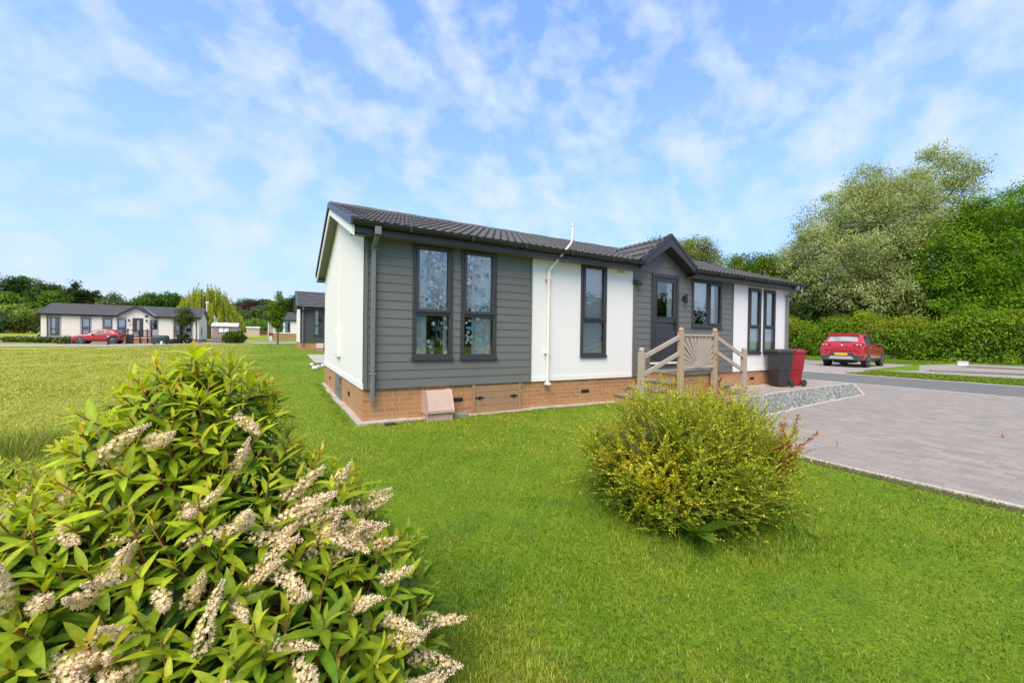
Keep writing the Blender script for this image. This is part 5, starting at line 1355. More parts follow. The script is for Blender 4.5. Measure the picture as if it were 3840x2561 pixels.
# ------------------------------------------------------------------ foreground laurel in flower
def laurel():
    r = np.random.default_rng(101)
    b = fl(-1.19, 1.5); t = tag(empty('laurel_shrub', (b.x, b.y, 0)), 'large flowering laurel shrub with cream flower spikes in the near left corner', 'shrub')
    gx = np.array(GX)[:3]; gy = np.array(GY)[:3]
    W = lambda a: a[..., 0:1] * gx + a[..., 1:2] * gy + a[..., 2:3] * np.array([0, 0, 1.])
    # lobes in (side, ahead, up): tall peak, right shoulder, low front, broad left lobe
    E = np.array([(0, .05, .52, .40, .42, .72), (.22, 0, .45, .50, .50, .47), (.37, -.08, .30, .54, .55, .42), (-.55, -.05, .28, .62, .60, .47), (-.15, -.12, .35, .50, .50, .50), (-1.15, .1, .25, .55, .6, .50)])
    pts, nrm = [], []
    n = 0
    def inside(p, sc_=.93):
        return (((p[None, :] - E[:, :3]) / (E[:, 3:] * sc_)) ** 2).sum(1) < 1
    area = E[:, 3] * E[:, 5]; area /= area.sum()
    while n < 1500:
        k = r.choice(len(E), p=area); d = sphere(1, r)[0]
        if d[2] < -.35: continue
        if d[1] > .75: continue
        p = E[k, :3] + d * E[k, 3:]
        q = inside(p); q[k] = False
        if q.any() or p[2] < .06: continue
        nn = unit((d / E[k, 3:])[None])[0]; pts.append(p); nrm.append(nn); n += 1
    pts = np.array(pts); nrm = np.array(nrm)
    # poisson-like thinning
    keep = []
    for i in range(len(pts)):
        if all(np.sum((pts[i] - pts[j]) ** 2) > .047 ** 2 for j in keep): keep.append(i)
    pts, nrm = pts[keep], nrm[keep]
    ax = unit(nrm * .75 + np.array([0, 0, .8]) + .25 * r.normal(size=nrm.shape))
    tips = pts + ax * r.uniform(-.03, .06, len(pts))[:, None]
    lead = np.array([(0., .05, 1.285), (.02, .0, 1.2), (-.06, .1, 1.19), (.07, .12, 1.16)]); tips = np.concatenate([tips, lead]); ax = np.concatenate([ax, unit(np.array([(0, 0, 1.), (.3, -.2, 1), (-.35, 0, 1), (.3, .1, 1)]))])
    P, D, NR, L, Wd, cu, T = [], [], [], [], [], [], []
    mb = MB(); core = np.array([0., 0, .1])
    for s_, a in zip(tips, ax):
        m = int(r.integers(9, 15)); ln = r.uniform(.09, .18); ph = r.random() * 6.28
        e1 = unit(np.cross(a, [.3, .9, .2])[None])[0]; e2 = np.cross(a, e1)
        young = r.random(); fresh = min(1, max(0, .42 + .75 * r.random() + .9 * (s_[2] - .75)))
        for j in range(m):
            f = j / (m - 1)          # 0 at the tip, 1 low on the shoot
            th = ph + j * 2.4; rad = e1 * math.cos(th) + e2 * math.sin(th)
            inc = .35 + 1.15 * f ** .7 + .15 * r.normal()
            d = a * math.cos(inc) + rad * math.sin(inc)
            d = d + np.array([0, 0, -.12 * f])
            P.append(s_ - a * ln * f + rad * .003); D.append(d); NR.append(a * .9 + np.array([0, 0, .5]) - d * .1)
            ll = (.036 + .060 * min(1, f * 2.8)) * r.uniform(.75, 1.2); L.append(ll); Wd.append(ll * r.uniform(.23, .32)); cu.append(r.uniform(.02, .42))
            c0 = np.array([.58, .38, .03]) if young > .7 else np.array([.62, .58, .035]); c1 = np.array([.45, .54, .025]); c2 = np.array([.12, .25, .015])
            c = c0 + (c1 - c0) * min(1, f / .35) if f < .35 else c1 + (c2 - c1) * ((f - .35) / .65) ** 1.1
            c = c * fresh + np.array([.12, .25, .016]) * (1 - fresh); T.append(c * (1 + .18 * r.normal()))
        bs_ = core + (s_ - core) * np.array([.35, .35, .55]) * r.uniform(.8, 1.1)
        w0, w1, w2, w3 = W(bs_[None])[0], W((s_ - a * ln * 1.7)[None])[0], W((s_ - a * ln * .8)[None])[0], W(s_[None])[0]
        mb.tube([w0, w1, w2, w3], [.006, .0042, .0034, .002], 5, cap=False)
    # old leaves deeper in the bush
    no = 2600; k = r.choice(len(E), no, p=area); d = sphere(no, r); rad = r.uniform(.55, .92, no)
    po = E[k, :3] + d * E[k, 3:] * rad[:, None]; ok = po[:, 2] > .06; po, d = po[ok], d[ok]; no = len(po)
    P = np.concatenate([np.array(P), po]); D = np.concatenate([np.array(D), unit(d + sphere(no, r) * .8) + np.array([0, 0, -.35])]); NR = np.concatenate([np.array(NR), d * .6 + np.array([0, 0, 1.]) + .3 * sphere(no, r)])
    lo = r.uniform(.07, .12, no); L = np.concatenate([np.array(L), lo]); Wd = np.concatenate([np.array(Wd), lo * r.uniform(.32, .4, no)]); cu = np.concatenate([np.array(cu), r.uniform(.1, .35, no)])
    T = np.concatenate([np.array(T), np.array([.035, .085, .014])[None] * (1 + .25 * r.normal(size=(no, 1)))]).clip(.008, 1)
    V, F, TT = leaf_mesh(W(P), W(D), W(NR), L, Wd, cu, T)
    # paler midrib on every leaf
    mid = np.tile(np.array([0, 1, 0] * 6, bool), len(P)); TT[mid] = TT[mid] * 1.18 + np.array([.02, .025, .004])
    mesh_np('foliage', V, F, M['laurel'], t, TT, smooth=True)
    for i in range(11):
        a = i * .571; q = r.uniform(.1, .32); mb.tube([(r.normal() * .05, r.normal() * .05, -.05), (q * .4 * math.cos(a), q * .4 * math.sin(a), .25), (q * math.cos(a), q * math.sin(a), .5 + .2 * r.random())], [.012, .008, .004], 6)
    mb.build('stems', M['stem_red'], t)
    # flower spikes: three patterns of open blossom below and pink buds towards the tip
    meshes = []
    for v in range(4):
        rr = np.random.default_rng(200 + v); VV, FF, CC = [], [], []; base = 0; nfl = 180; ln = .16
        for j in range(nfl):
            f = (j + rr.uniform(-2, 2)) / nfl; f = min(max(f, 0), 1); th = j * 2.4 + rr.normal() * .5; z = ln * (.04 + .96 * f) + rr.normal() * .003
            out = (.0140 * (1 - f ** 2) + .004) * rr.uniform(.45, 1.2); rd = np.array([math.cos(th), math.sin(th), .35 + .3 * rr.normal()]); c = np.array([0, 0, z]) + rd * out * np.array([1, 1, .6])
            rd = unit((rd + .45 * rr.normal(size=3))[None])[0]; e1 = unit(np.cross(rd, [0, .2, 1])[None])[0]; e2 = np.cross(rd, e1)
            if f < .74 + .12 * rr.normal():
                rad = .0056 * rr.uniform(.75, 1.2); wm = rr.uniform(.85, 1.05); vs = [c - rd * .0012]; cc = [(.90 * wm, .72 * wm, .40 * wm)]
                for k in range(10):
                    q = rad * (1 if k % 2 == 0 else .55); aa = k * math.pi / 5; vs.append(c + (e1 * math.cos(aa) + e2 * math.sin(aa)) * q + rd * (.0018 if k % 2 == 0 else 0)); cc.append((.95 * wm, .82 * wm, .58 * wm) if k % 2 == 0 else (.93 * wm, .77 * wm, .51 * wm))
                FF += [(base, base + 1 + k, base + 1 + (k + 1) % 10) for k in range(10)]; VV += vs; CC += cc; base += 11
                for k in range(4):   # stamens
                    aa = k * 1.57 + .4; o_ = c + (e1 * math.cos(aa) + e2 * math.sin(aa)) * .003; tp = o_ + rd * .006 + (e1 * math.cos(aa) + e2 * math.sin(aa)) * .004; sd = np.cross(rd, tp - o_); sd = sd / (np.linalg.norm(sd) + 1e-9) * .0008
                    VV += [o_ - sd, o_ + sd, tp]; CC += [(.84, .74, .50)] * 2 + [(.80, .60, .25)]; FF.append((base, base + 1, base + 2)); base += 3
            else:
                rad = .0036 * (1.2 - f * .45); pk = rr.uniform(0, 1)
                vs = [c + rd * rad, c - rd * rad] + [c + (e1 * math.cos(k * 1.5708) + e2 * math.sin(k * 1.5708)) * rad for k in range(4)]
                VV += vs; CC += [(.93, .78, .60)] + [(.62, .36, .22)] + [(.94 - .12 * pk, .80 - .20 * pk, .60 - .22 * pk)] * 4
                for k in range(4): FF += [(base, base + 2 + k, base + 2 + (k + 1) % 4), (base + 1, base + 2 + (k + 1) % 4, base + 2 + k)]
                base += 6
        for k in range(6):   # rachis
            for aa in (0, 2.09, 4.19): VV.append(np.array([math.cos(aa) * .0016, math.sin(aa) * .0016, ln * k / 5 - .02])); CC.append((.40, .26, .10))
        for k in range(5):
            for a in range(3):
                FF.append((base + k * 3 + a, base + k * 3 + (a + 1) % 3, base + (k + 1) * 3 + (a + 1) % 3)); FF.append((base + k * 3 + a, base + (k + 1) * 3 + (a + 1) % 3, base + (k + 1) * 3 + a))
        VV = np.array(VV); bend = .034 * (VV[:, 2] / ln) ** 2; VV[:, 0] += bend * (1 if v % 2 else -1)
        o = mesh_np('flower_spike', VV, np.array(FF), M['blossom'], t, np.array(CC)); meshes.append(o)
    # where the photograph shows them: thick in the lower right, thin at the top and left
    placed = []; tries = 0
    while len(placed) < 100 and tries < 20000:
        tries += 1
        k = r.choice(len(E), p=area); d = sphere(1, r)[0]
        if d[1] > .1 or d[2] < -.3: continue
        p = E[k, :3] + d * E[k, 3:] * .97; q = inside(p, .9); q[k] = False
        if q.any() or p[2] < .12 or p[0] < -1.0 or p[2] > 1.08: continue
        wgt = .07 + 1.0 * float(sm(p[0], -.3, .2)) * float(sm(p[2], 1.0, .6)) + (.12 if p[2] < .7 else 0)
        if r.random() > wgt: continue
        if any(np.sum((p - q_) ** 2) < .038 ** 2 for q_, _ in placed): continue
        ax_ = unit((d * np.array([1, 1, .6]) + np.array([.75, .05, .22]) + .45 * r.normal(size=3))[None])[0]; placed.append((p, ax_))
    for i, (p, a) in enumerate(placed):
        if i < 4: o = meshes[i]
        else: o = meshes[i % 4].copy(); col.objects.link(o)
        wp = Vector(W((p - a * .03)[None])[0]); wa = Vector(W(a[None])[0])
        o.matrix_world = Matrix.Translation(wp) @ wa.to_track_quat('Z', 'Y').to_matrix().to_4x4() @ Matrix.Rotation(r.random() * 6.28, 4, 'Z') @ Matrix.Scale(r.uniform(.85, 1.25), 4)
        o.parent = t
    return t
LAU = laurel()

# ------------------------------------------------------------------ golden honeysuckle mound on the lawn
def honeysuckle():
    r = np.random.default_rng(131); b = fl(1.40, 3.3); t = tag(empty('honeysuckle_shrub', (b.x, b.y, 0)), 'golden green twiggy shrub mound on the lawn in front of the porch steps', 'shrub')
    P, D, NR, L, T = [], [], [], [], []; mb = MB()
    gx = np.array(GX); gy = np.array(GY)
    yel = np.array([(-.36, -.36, .48), (-.34, -.46, .26), (-.5, -.25, .36)])
    Cc = np.array([.0, 0, .25]); Rr = np.array([.67, .58, .40])
    def spray(p0, d0, ln, m, nl, tip, fork=True):
        p = p0.copy(); d = d0.copy(); pts = [p.copy()]
        for j in range(m):
            d = unit((d + .10 * r.normal(size=3) + np.array([0, 0, .02]))[None])[0]; p = p + d * ln / m; p[2] = max(p[2], .02); pts.append(p.copy())
        pts = np.array(pts); mb.tube([gx * q[0] + gy * q[1] + np.array([0, 0, q[2]]) for q in pts[::2]], [.0022 - .0015 * k / max(1, len(pts[::2]) - 1) for k in range(len(pts[::2]))], 3, cap=False)
        for j in range(nl):
            f = .1 + .9 * j / nl; x = f * m; k = int(min(x, m - 1)); q = pts[k] + (pts[k + 1] - pts[k]) * (x - k); tan = unit((pts[k + 1] - pts[k])[None])[0]
            sd_ = unit(np.cross(tan, [.1, .2, 1.])[None])[0] * (1 if j % 2 else -1)
            P.append(q); D.append(tan * .55 + sd_ * .8 + np.array([0, 0, .4]) + .3 * r.normal(size=3)); NR.append(np.array([0, 0, 1.]) + .5 * r.normal(size=3) - .3 * tan); L.append(r.uniform(.016, .029) * (1.1 - .35 * f))
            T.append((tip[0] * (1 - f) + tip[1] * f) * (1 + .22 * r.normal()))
        if fork:
            for q in range(2):
                k = r.integers(1, m - 1); spray(pts[k], unit((pts[k + 1] - pts[k] + .05 * r.normal(size=3))[None])[0], ln * .55, 5, int(nl * .55), tip, False)
    for i in range(1750):
        d = sphere(1, r)[0]
        if d[2] < -.75: d[2] = -d[2]
        rad = r.uniform(.45, 1.0) ** .6; lump = 1 + .10 * math.sin(3 * math.atan2(d[1], d[0]) + 1.2) + .07 * math.sin(7 * d[0] + 5 * d[2])
        p0 = Cc + d * Rr * rad * lump; p0[2] = max(p0[2], .03)
        dd = unit((d * np.array([1.0, 1.0, .6]) + np.array([.10, 0, .62]) + .22 * r.normal(size=3))[None])[0]
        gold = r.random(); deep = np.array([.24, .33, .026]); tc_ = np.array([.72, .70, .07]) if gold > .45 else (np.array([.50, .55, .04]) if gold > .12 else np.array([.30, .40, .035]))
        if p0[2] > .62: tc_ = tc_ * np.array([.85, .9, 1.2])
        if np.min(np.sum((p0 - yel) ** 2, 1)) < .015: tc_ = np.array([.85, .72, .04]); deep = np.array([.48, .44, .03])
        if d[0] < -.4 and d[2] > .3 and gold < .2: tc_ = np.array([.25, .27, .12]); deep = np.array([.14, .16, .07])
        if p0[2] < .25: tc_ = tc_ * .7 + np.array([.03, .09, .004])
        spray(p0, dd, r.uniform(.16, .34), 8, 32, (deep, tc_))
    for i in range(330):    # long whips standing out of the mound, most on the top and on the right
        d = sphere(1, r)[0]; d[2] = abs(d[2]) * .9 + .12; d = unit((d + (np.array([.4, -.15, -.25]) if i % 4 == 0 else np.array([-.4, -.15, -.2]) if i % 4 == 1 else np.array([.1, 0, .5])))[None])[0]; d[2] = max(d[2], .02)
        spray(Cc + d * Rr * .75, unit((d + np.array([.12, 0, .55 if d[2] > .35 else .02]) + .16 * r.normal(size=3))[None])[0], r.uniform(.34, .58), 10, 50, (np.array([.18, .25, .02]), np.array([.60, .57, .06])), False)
    for i in range(60):
        q = sphere(1, r)[0]; q[2] = abs(q[2]); e = Cc + q * Rr * .8; mb.tube([gx * 0 + gy * 0, gx * e[0] * .4 + gy * e[1] * .4 + np.array([0, 0, e[2] * .6]), gx * e[0] + gy * e[1] + np.array([0, 0, e[2]])], [.008, .005, .002], 4)
    P, D, NR = [np.array(q) for q in (P, D, NR)]
    W = lambda a: a[:, 0:1] * gx + a[:, 1:2] * gy + a[:, 2:3] * np.array([0, 0, 1.])
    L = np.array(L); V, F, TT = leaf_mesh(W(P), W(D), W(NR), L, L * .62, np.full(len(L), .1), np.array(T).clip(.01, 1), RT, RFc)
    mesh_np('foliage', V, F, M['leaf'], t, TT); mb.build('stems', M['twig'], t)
honeysuckle()

BLT = np.array([(u, c * (math.sin(math.pi * u ** .7) ** .8 * .5 + (.02 if u in (0, 1) else 0)), .10 * abs(c) + .02 * math.sin(u * 14) * abs(c)) for u in (0, .12, .3, .5, .7, .88, 1) for c in (-1, -.5, 0, .5, 1)])
BLF = np.array([(i * 5 + c, i * 5 + c + 1, i * 5 + c + 6, i * 5 + c + 5) for i in range(6) for c in range(4)])
def dock(X, Y, label, seed, stalks, leaves, lean=(.6, .0), h=.8, orange=True):
    """a dock plant: broad basal leaves and rusty seed spikes"""
    r = np.random.default_rng(seed); b = fl(X, Y); t = tag(empty('dock_plant', (b.x, b.y, 0)), label, 'weed', 'dock weeds growing round the golden shrub')
    gx = np.array(GX); gy = np.array(GY)
    if leaves:
        P, D, NR, L = [], [], [], []
        for i in range(leaves):
            a = r.random() * 6.28; P.append(np.array([0, 0, .05 + .05 * r.random()])); D.append(np.array([math.cos(a), math.sin(a), r.uniform(.5, 1.3)])); NR.append(np.array([-math.cos(a) * .6, -math.sin(a) * .6, 1])); L.append(r.uniform(.22, .34))
        L = np.array(L); V, F, T = leaf_mesh(np.array(P), np.array(D), np.array(NR), L, L * .36, np.full(len(L), .3), np.array([.17, .32, .035])[None] * (1 + .2 * r.normal(size=(len(L), 1))), BLT, BLF)
        mesh_np('leaves', V, F, M['laurel'], t, T, smooth=True)
    mb = MB(); P, T = [], []
    for i in range(stalks):
        q = np.array([lean[0] + .13 * r.normal(), lean[1] + .13 * r.normal()]); hh = h * r.uniform(.75, 1.1); pts = []
        for j in range(8):
            f = j / 7; o = gx * q[0] * f ** 1.3 * hh + gy * q[1] * f ** 1.3 * hh; pts.append(Vector((o[0], o[1], hh * f * (1 - .25 * f * abs(q[0])))))
        mb.tube(pts, [.005 - .0005 * j for j in range(8)], 5)
        for j in range(3, 8):
            for k in range(2 if j < 6 else 1):
                s_ = pts[j]; d = Vector((r.normal(), r.normal(), 1.2)).normalized() * r.uniform(.06, .16) + (pts[7] - pts[4]) * .25
                mb.tube([s_, s_ + d], [.0025, .001], 3)
                for m in range(60):
                    u = m / 60; P.append(np.array(s_ + d * u) + r.normal(size=3) * .007); T.append(np.array([.46, .17, .045]) * (1 + .3 * r.normal()))
    if stalks:
        mb.build('stalks', M['stem_red'], t); P = np.array(P); T = np.array(T).clip(.03, 1)
        if not orange: T = T * np.array([.7, 1.25, .8])
        V, F, TT = leaf_mesh(P, sphere(len(P), r), sphere(len(P), r), np.full(len(P), .015), np.full(len(P), .012), np.zeros(len(P)), T, RT, RFc); mesh_np('seed_heads', V, F, M['leaf'], t, TT)
dock(1.85, 3.7, 'rusty seeded dock standing behind the right shoulder of the golden shrub', 141, 5, 4, (.30, .1), .82)
dock(1.86, 3.15, 'orange seeded dock leaning right out of the golden shrub', 142, 6, 0, (.34, -.1), .66)
dock(1.95, 3.05, 'broad leaved dock at the right side of the golden shrub', 143, 0, 7, h=.4)
dock(1.85, 3.9, 'slim brown dock stalk standing behind the golden shrub', 144, 2, 2, (.1, .1), .98)
dock(1.22, 2.66, 'green broad leaved dock at the front foot of the golden shrub', 145, 0, 6)
dock(1.9, 3.5, 'tall leafy dock on the right flank of the golden shrub', 146, 1, 8, (.3, 0), .7)

# ------------------------------------------------------------------ grass
def blades(pos, h, w, tint, r, lean=.55):
    n = len(pos); a = r.random(n) * 6.283; ln = lean * r.random(n) ** .8 + .08; dx, dy = np.cos(a), np.sin(a)
    sdx, sdy = -dy * w / 2, dx * w / 2
    V = np.empty((n, 5, 3), np.float32)
    m = .55
    for k, (f, s_) in enumerate(((0, -1), (0, 1), (m, 1), (m, -1))):
        b = f ** 1.6 * ln * h
        V[:, k, 0] = pos[:, 0] + dx * b + s_ * sdx * (1 - .25 * f); V[:, k, 1] = pos[:, 1] + dy * b + s_ * sdy * (1 - .25 * f); V[:, k, 2] = pos[:, 2] + h * f * (1 - .25 * ln * f)
    b = ln * h * 1.15; V[:, 4, 0] = pos[:, 0] + dx * b; V[:, 4, 1] = pos[:, 1] + dy * b; V[:, 4, 2] = pos[:, 2] + h * (1 - .35 * ln)
    i0 = (np.arange(n) * 5)[:, None]
    return V.reshape(-1, 3), [np.concatenate([i0, i0 + 1, i0 + 2, i0 + 3], 1), np.concatenate([i0 + 3, i0 + 2, i0 + 4], 1)], np.repeat(tint, 5, 0)

def lownoise(x, y, s, seed):
    q = np.random.default_rng(seed); o = 0
    for k in range(5):
        a = q.random() * 6.28; f = s * 1.7 ** k; o = o + np.sin((x * math.cos(a) + y * math.sin(a)) * f + q.random() * 6 + 1.3 * np.sin((x * math.sin(a) - y * math.cos(a)) * f * .7)) / 1.4 ** k
    return o / 2.2
def lawn():
    r = np.random.default_rng(161)
    n = 620000; th = r.uniform(R(-66), R(66), n)
    r0, r1 = .8, 46.; q = .30; rad = (r0 ** q + (r1 ** q - r0 ** q) * r.random(n)) ** (1 / q)
    X = rad * np.sin(th); Y = rad * np.cos(th)
    px = CAM.x + GX.x * X + GY.x * Y; py = CAM.y + GX.y * X + GY.y * Y
    ok = ~((px > -.16) & (px < 12.2) & (py > -.16) & (py < 6.1)); ok &= ~((px > 4.12) & (py < -2.3)); ok &= ~((px > 6.35 + (py + 2.47) * .75) & (py < -1.15) & (py > -2.4)); ok &= ~((px > 5.0) & (py > -.9) & (py < 0.2)); ok &= ~((px > 7.2) & (py > -1.2) & (py < 0.2)); ok &= ~((px > 12.1) & (py > -2)); ok &= ~((px > 7.6) & (py < 0.5))
    ok &= ~((px > .2) & (px < 2.2) & (py > 12.5) & (py < 18.7))
    px, py, rad = px[ok], py[ok], rad[ok]; n = len(px)
    mead = sm(-px + 1.1 * lownoise(px, py, .5, 1), 1.6, 4.2) * sm(py, -5.5, -2.5)      # the uncut meadow to the left
    k1 = lownoise(px, py, .9, 2); k2 = lownoise(px, py, 4.5, 3)
    h = (.020 + .014 * r.random(n)) * (1 + .35 * k1 + .25 * k2).clip(.5, 1.8) * (1 + .5 * mead)
    w = .0033 * np.maximum(1, rad / 3.0) * r.uniform(.7, 1.3, n)
    g = np.array([.215, .285, .02]); yl = np.array([.36, .37, .045]); dk = np.array([.10, .205, .013]); straw = np.array([.40, .37, .10]); md = np.array([.45, .45, .07])
    k3 = lownoise(px, py, 2.1, 31); f1 = sm(k1 + .6 * k2 + .7 * k3 + .35 * r.normal(size=n), .0, 1.2)[:, None]; f2 = sm(-k1 - .5 * k2 - .7 * k3 + .35 * r.normal(size=n), .1, 1.3)[:, None]
    t = g * (1 - f1) + yl * f1; t = t * (1 - f2) + dk * f2
    t = t * (1 - mead[:, None] * .8) + md * mead[:, None] * .8
    dead = (r.random(n) < .07 + .12 * mead + .08 * (lownoise(px, py, 1.6, 21) > .5))[:, None]; t = np.where(dead, straw, t)
    cl = (sm(lownoise(px - .3, py, 2.6, 9), .0, .5) * (np.hypot(px - .45, py + 4.9) < 1.3))[:, None]; t = t * (1 - .75 * cl) + np.array([.10, .215, .03]) * .75 * cl   # clover patch
    t = t * (1 + .30 * r.normal(size=(n, 1))).clip(.3, 1.9)
    pos = np.stack([px, py, gz(px, py) - .004], 1)
    lump_ = .012 * np.sin(px * 1.7 + 1.3 * np.sin(py * .9)) + .01 * np.sin(py * 2.3 + px * .6)
    pos[:, 2] += lump_ * (px < 4)
    V, F, T = blades(pos, h, w, t, r, .9)
    tag(mesh_np('grass', V, F, M['grass'], None, T), 'short mown grass of the lawn round the shrubs', kind='stuff')
    # tussock of long grass at the left
    n = 5000; ct = Vector((-3.75, .05, 0)); q = r.normal(size=(n, 2)); px = ct.x + q[:, 0] * .62 - q[:, 1] * .1; py = ct.y + q[:, 1] * .42 + q[:, 0] * .25
    h = r.uniform(.12, .34, n) * np.exp(-.25 * (q ** 2).sum(1)); t = np.where((r.random(n) < .25)[:, None], np.array([.42, .34, .12]), np.array([.22, .31, .025])) * (1 + .2 * r.normal(size=(n, 1)))
    V, F, T = blades(np.stack([px, py, 0 * px], 1), h, .006 * r.uniform(.7, 1.4, n), t, r, .7)
    tag(mesh_np('long_grass', V, F, M['grass'], None, T), 'tuft of uncut long grass at the left border', kind='stuff')
    # long stray blades round the feet of the two shrubs and the footing
    n = 1500; a = r.random(n) * 6.283; c1 = fl(1.47, 3.3); rr = r.normal(.72, .14, n); px = c1.x + rr * np.cos(a); py = c1.y + rr * np.sin(a)
    e = r.random(1500) * 5.0; px = np.concatenate([px, e]); py = np.concatenate([py, -.17 + .05 * r.normal(size=1500)]); e = r.random(1200) * 5.9; px = np.concatenate([px, -.19 + .05 * r.normal(size=1200)]); py = np.concatenate([py, e])
    e = -2.4 - r.random(2600) * 5.5; px = np.concatenate([px, 4.13 + .035 * r.normal(size=2600)]); py = np.concatenate([py, e])
    n = len(px); h = r.uniform(.04, .12, n) * np.where(np.arange(n) < 1500, 1., .45); V, F, T = blades(np.stack([px, py, 0 * px], 1), h, .005 * r.uniform(.7, 1.3, n), np.array([.14, .235, .018]) * (1 + .25 * r.normal(size=(n, 1))), r, .8)
    tag(mesh_np('stray_grass', V, F, M['grass'], None, T), 'longer unmown grass against the plinth and shrub', kind='stuff')
    # the verge across the road and the grass before the hedge
    n = 42000; px = np.concatenate([r.uniform(18.2, 22.2, n), r.uniform(29, 39.2, n)]); py = np.concatenate([r.uniform(-9, 1.3, n), r.uniform(-6, 16, n)]); ok = np.concatenate([px[:n] < 21.25 + (1.4 - py[:n]) * .12, np.ones(n, bool)])
    ok &= ~((px > 29) & (px < 36.1) & (py < 2.3)); ok &= ~((px < 20.8) & (py > .95) & (px > 18)); ok &= ~((px < 30.1) & (px > 23) & (py < 8.4))
    px, py = px[ok], py[ok]; n = len(px); V, F, T = blades(np.stack([px, py, gz(px, py)], 1), r.uniform(.05, .10, n), .03 * r.uniform(.7, 1.3, n), np.array([.18, .265, .018]) * (1 + .25 * r.normal(size=(n, 1))), r, .7)
    tag(mesh_np('verge_grass', V, F, M['grass'], None, T), 'grass of the verges across the road', kind='stuff')
    # stones of the gravel bed
    n = 9000; px = r.uniform(6.3, 13.7, n); py = r.uniform(-2.45, -1.0, n); lo = np.interp(px, [6.3, 10.95, 13.85], [-2.44, -2.17, -.98]); hi = np.interp(px, [6.3, 7.3, 13.85], [-2.40, -1.26, -.97]); ok = (py > lo) & (py < hi); px, py = px[ok], py[ok]; n = len(px)
    O = np.array([(1, 0, 0), (0, 1, 0), (-1, 0, 0), (0, -1, 0), (0, 0, .75), (0, 0, -.4)]); OF = np.array([(0, 1, 4), (1, 2, 4), (2, 3, 4), (3, 0, 4)])
    s_ = r.uniform(.012, .032, (n, 1, 1)); a = r.random(n) * 6.28; V = O[None] * s_ * r.uniform(.6, 1.2, (n, 6, 1)); c, s2 = np.cos(a)[:, None], np.sin(a)[:, None]; V = np.stack([V[..., 0] * c - V[..., 1] * s2, V[..., 0] * s2 + V[..., 1] * c, V[..., 2]], -1)
    V = V + np.stack([px, py, gz(px, py) + .018], 1)[:, None]; g_ = r.choice(4, n, p=[.35, .35, .2, .1]); pal = np.array([(.13, .145, .135), (.20, .215, .20), (.30, .295, .27), (.44, .42, .38)])
    tag(mesh_np('gravel', V.reshape(-1, 3), (OF[None] + (np.arange(n) * 6)[:, None, None]).reshape(-1, 3), M['pebble'], None, np.repeat(pal[g_] * r.uniform(.8, 1.2, (n, 1)), 6, 0)), 'grey green stones of the gravel bed', kind='stuff')
lawn()
# the wood that stands behind the photographer and shows in the window panes
rw = np.random.default_rng(401)
lobes = [(x, -46 + 5 * math.sin(x), h * .52, 6.5, 4, h * .52) for x, h in ((-34, 5), (-25, 6), (-15, 5), (-5, 5.5), (4, 4.5), (13, 5), (22, 5.5), (31, 7), (40, 8), (49, 9), (58, 9))]
tag(crown('treeline', None, lobes, 620, 60, 1.4, .6, (.09, .15, .015), rw, shell=.3), 'green wood across the park, seen only as a reflection in the panes', kind='stuff')
for i, (px, py, lb) in enumerate(((3137, 1668, 'thin dark weed nearest the lawn edge of the paving'), (3761, 1645, 'small brown weed at the far right of the paving'), (2998, 1575, 'tiny brown weed beside the gravel on the paving'))):
    r = np.random.default_rng(300 + i); q = c_f + c_r * ((px - 1920) / FPX) - c_u * ((py - 1280.5) / FPX); k = (.05 - CAM.z) / q.z; b = CAM + q * k
    mb = MB()
    for j in range(5 if i else 2): mb.tube([(0, 0, 0), (r.normal() * .02, r.normal() * .02, .05), (r.normal() * .03, r.normal() * .03, .05 + .04 * r.random())], [.003, .002, .002], 4)
    tag(mb.build('paving_weed', M['gold'] if i else M['brown_item'], loc=(b.x, b.y, gzf(b.x, b.y) + .016)), lb, 'weed', 'weeds growing in the paving joints')
# ------------------------------------------------------------------ sky and light
SUN_EL, SUN_DIR = R(52), Vector((-.72, -.70, 0)).normalized()   # where the light comes from: over the photographer's left shoulder
sd = bpy.data.lights.new('sun', 'SUN'); sd.energy = 3.0; sd.angle = R(40); sd.color = (1.0, .85, .66)
so_ = bpy.data.objects.new('sun', sd); col.objects.link(so_)
to = Vector((SUN_DIR.x * math.cos(SUN_EL), SUN_DIR.y * math.cos(SUN_EL), math.sin(SUN_EL)))
so_.rotation_euler = to.to_track_quat('Z', 'Y').to_euler(); so_.location = to * 60
w = bpy.data.worlds.new('World'); scene.world = w; w.use_nodes = True
nt = w.node_tree; nt.nodes.clear()
out = nt.nodes.new('ShaderNodeOutputWorld'); bg = nt.nodes.new('ShaderNodeBackground'); nt.links.new(bg.outputs[0], out.inputs[0])
sky = nt.nodes.new('ShaderNodeTexSky'); sky.sky_type = 'NISHITA'; sky.sun_disc = False; sky.sun_elevation = SUN_EL
sky.sun_rotation = math.atan2(SUN_DIR.x, SUN_DIR.y); sky.air_density = 1.0; sky.dust_density = .6; sky.ozone_density = 1.6; sky.altitude = 50
bg.inputs[1].default_value = .145
tc = nt.nodes.new('ShaderNodeTexCoord'); sx = nt.nodes.new('ShaderNodeSeparateXYZ'); nt.links.new(tc.outputs['Generated'], sx.inputs[0])
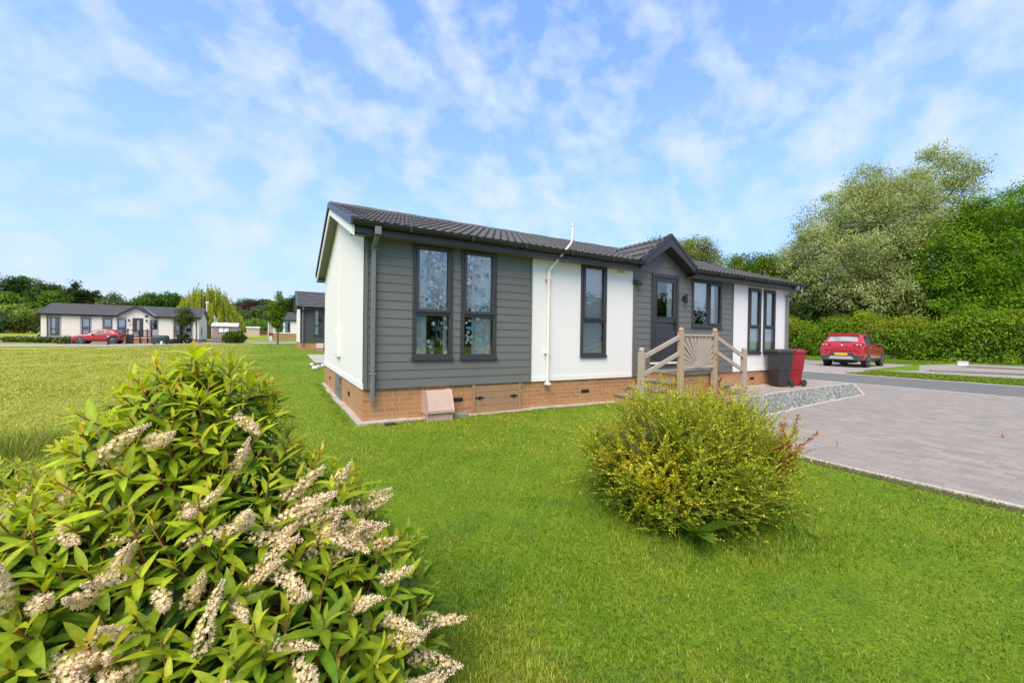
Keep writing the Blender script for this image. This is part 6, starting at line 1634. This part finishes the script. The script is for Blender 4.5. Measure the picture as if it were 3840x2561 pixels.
def mth(op, a, b=None, clamp=False):
    n = nt.nodes.new('ShaderNodeMath'); n.operation = op; n.use_clamp = clamp
    for i, v in enumerate((a, b)):
        if v is None: continue
        if isinstance(v, (int, float)): n.inputs[i].default_value = v
        else: nt.links.new(v, n.inputs[i])
    return n.outputs[0]
zc = mth('MAXIMUM', sx.outputs[2], 0.0)
def cl(scale, rot, st, detail, rough, dist, loc=(0, 0, 0)):
    mp = nt.nodes.new('ShaderNodeMapping'); mp.inputs['Rotation'].default_value = rot; mp.inputs['Scale'].default_value = st; mp.inputs['Location'].default_value = loc
    nt.links.new(tc.outputs['Generated'], mp.inputs[0]); return noise(nt, mp.outputs[0], scale, detail, rough, dist)
tilt = (0, R(32), R(-30))
big = cl(2.2, (0, 0, 0), (1, 1, 1), 3, .5, .2, (3.1, 1.7, .3)); mid = cl(12.5, tilt, (.85, 1, 1.1), 5, .5, .2, (.4, 2.2, 0)); fine = cl(24., tilt, (.55, 1, 1.1), 5, .6, .4)
den = mth('ADD', mth('ADD', mth('MULTIPLY', big, .22), mth('MULTIPLY', mid, 1.12)), mth('MULTIPLY', fine, .22))
mask = ramp(nt, den, [(.66, g3(0)), (.80, g3(.34)), (1.0, g3(.8))])
hz = ramp(nt, zc, [(0, g3(.95)), (.12, g3(.80)), (.32, g3(.52)), (.6, g3(.28)), (.9, g3(.2))])
skyc = mixrgb(nt, 1.0, sky.outputs[0], (.68, 1.10, 1.52), 'MULTIPLY')
c1 = mixrgb(nt, hz, skyc, (2.35, 2.95, 4.05))
c2 = mixrgb(nt, mask, c1, (3.15, 3.6, 4.1))
nt.links.new(c2, bg.inputs[0])
scene.view_settings.view_transform = 'Standard'; scene.view_settings.look = 'None'; scene.view_settings.exposure = 0.77; scene.view_settings.gamma = 1.0
scene.render.engine = 'CYCLES'
scene.cycles.max_bounces = 8; scene.cycles.transparent_max_bounces = 12; scene.cycles.use_denoising = True
scene.cycles.sample_clamp_indirect = 6
scene.render.resolution_x = 1024; scene.render.resolution_y = 682
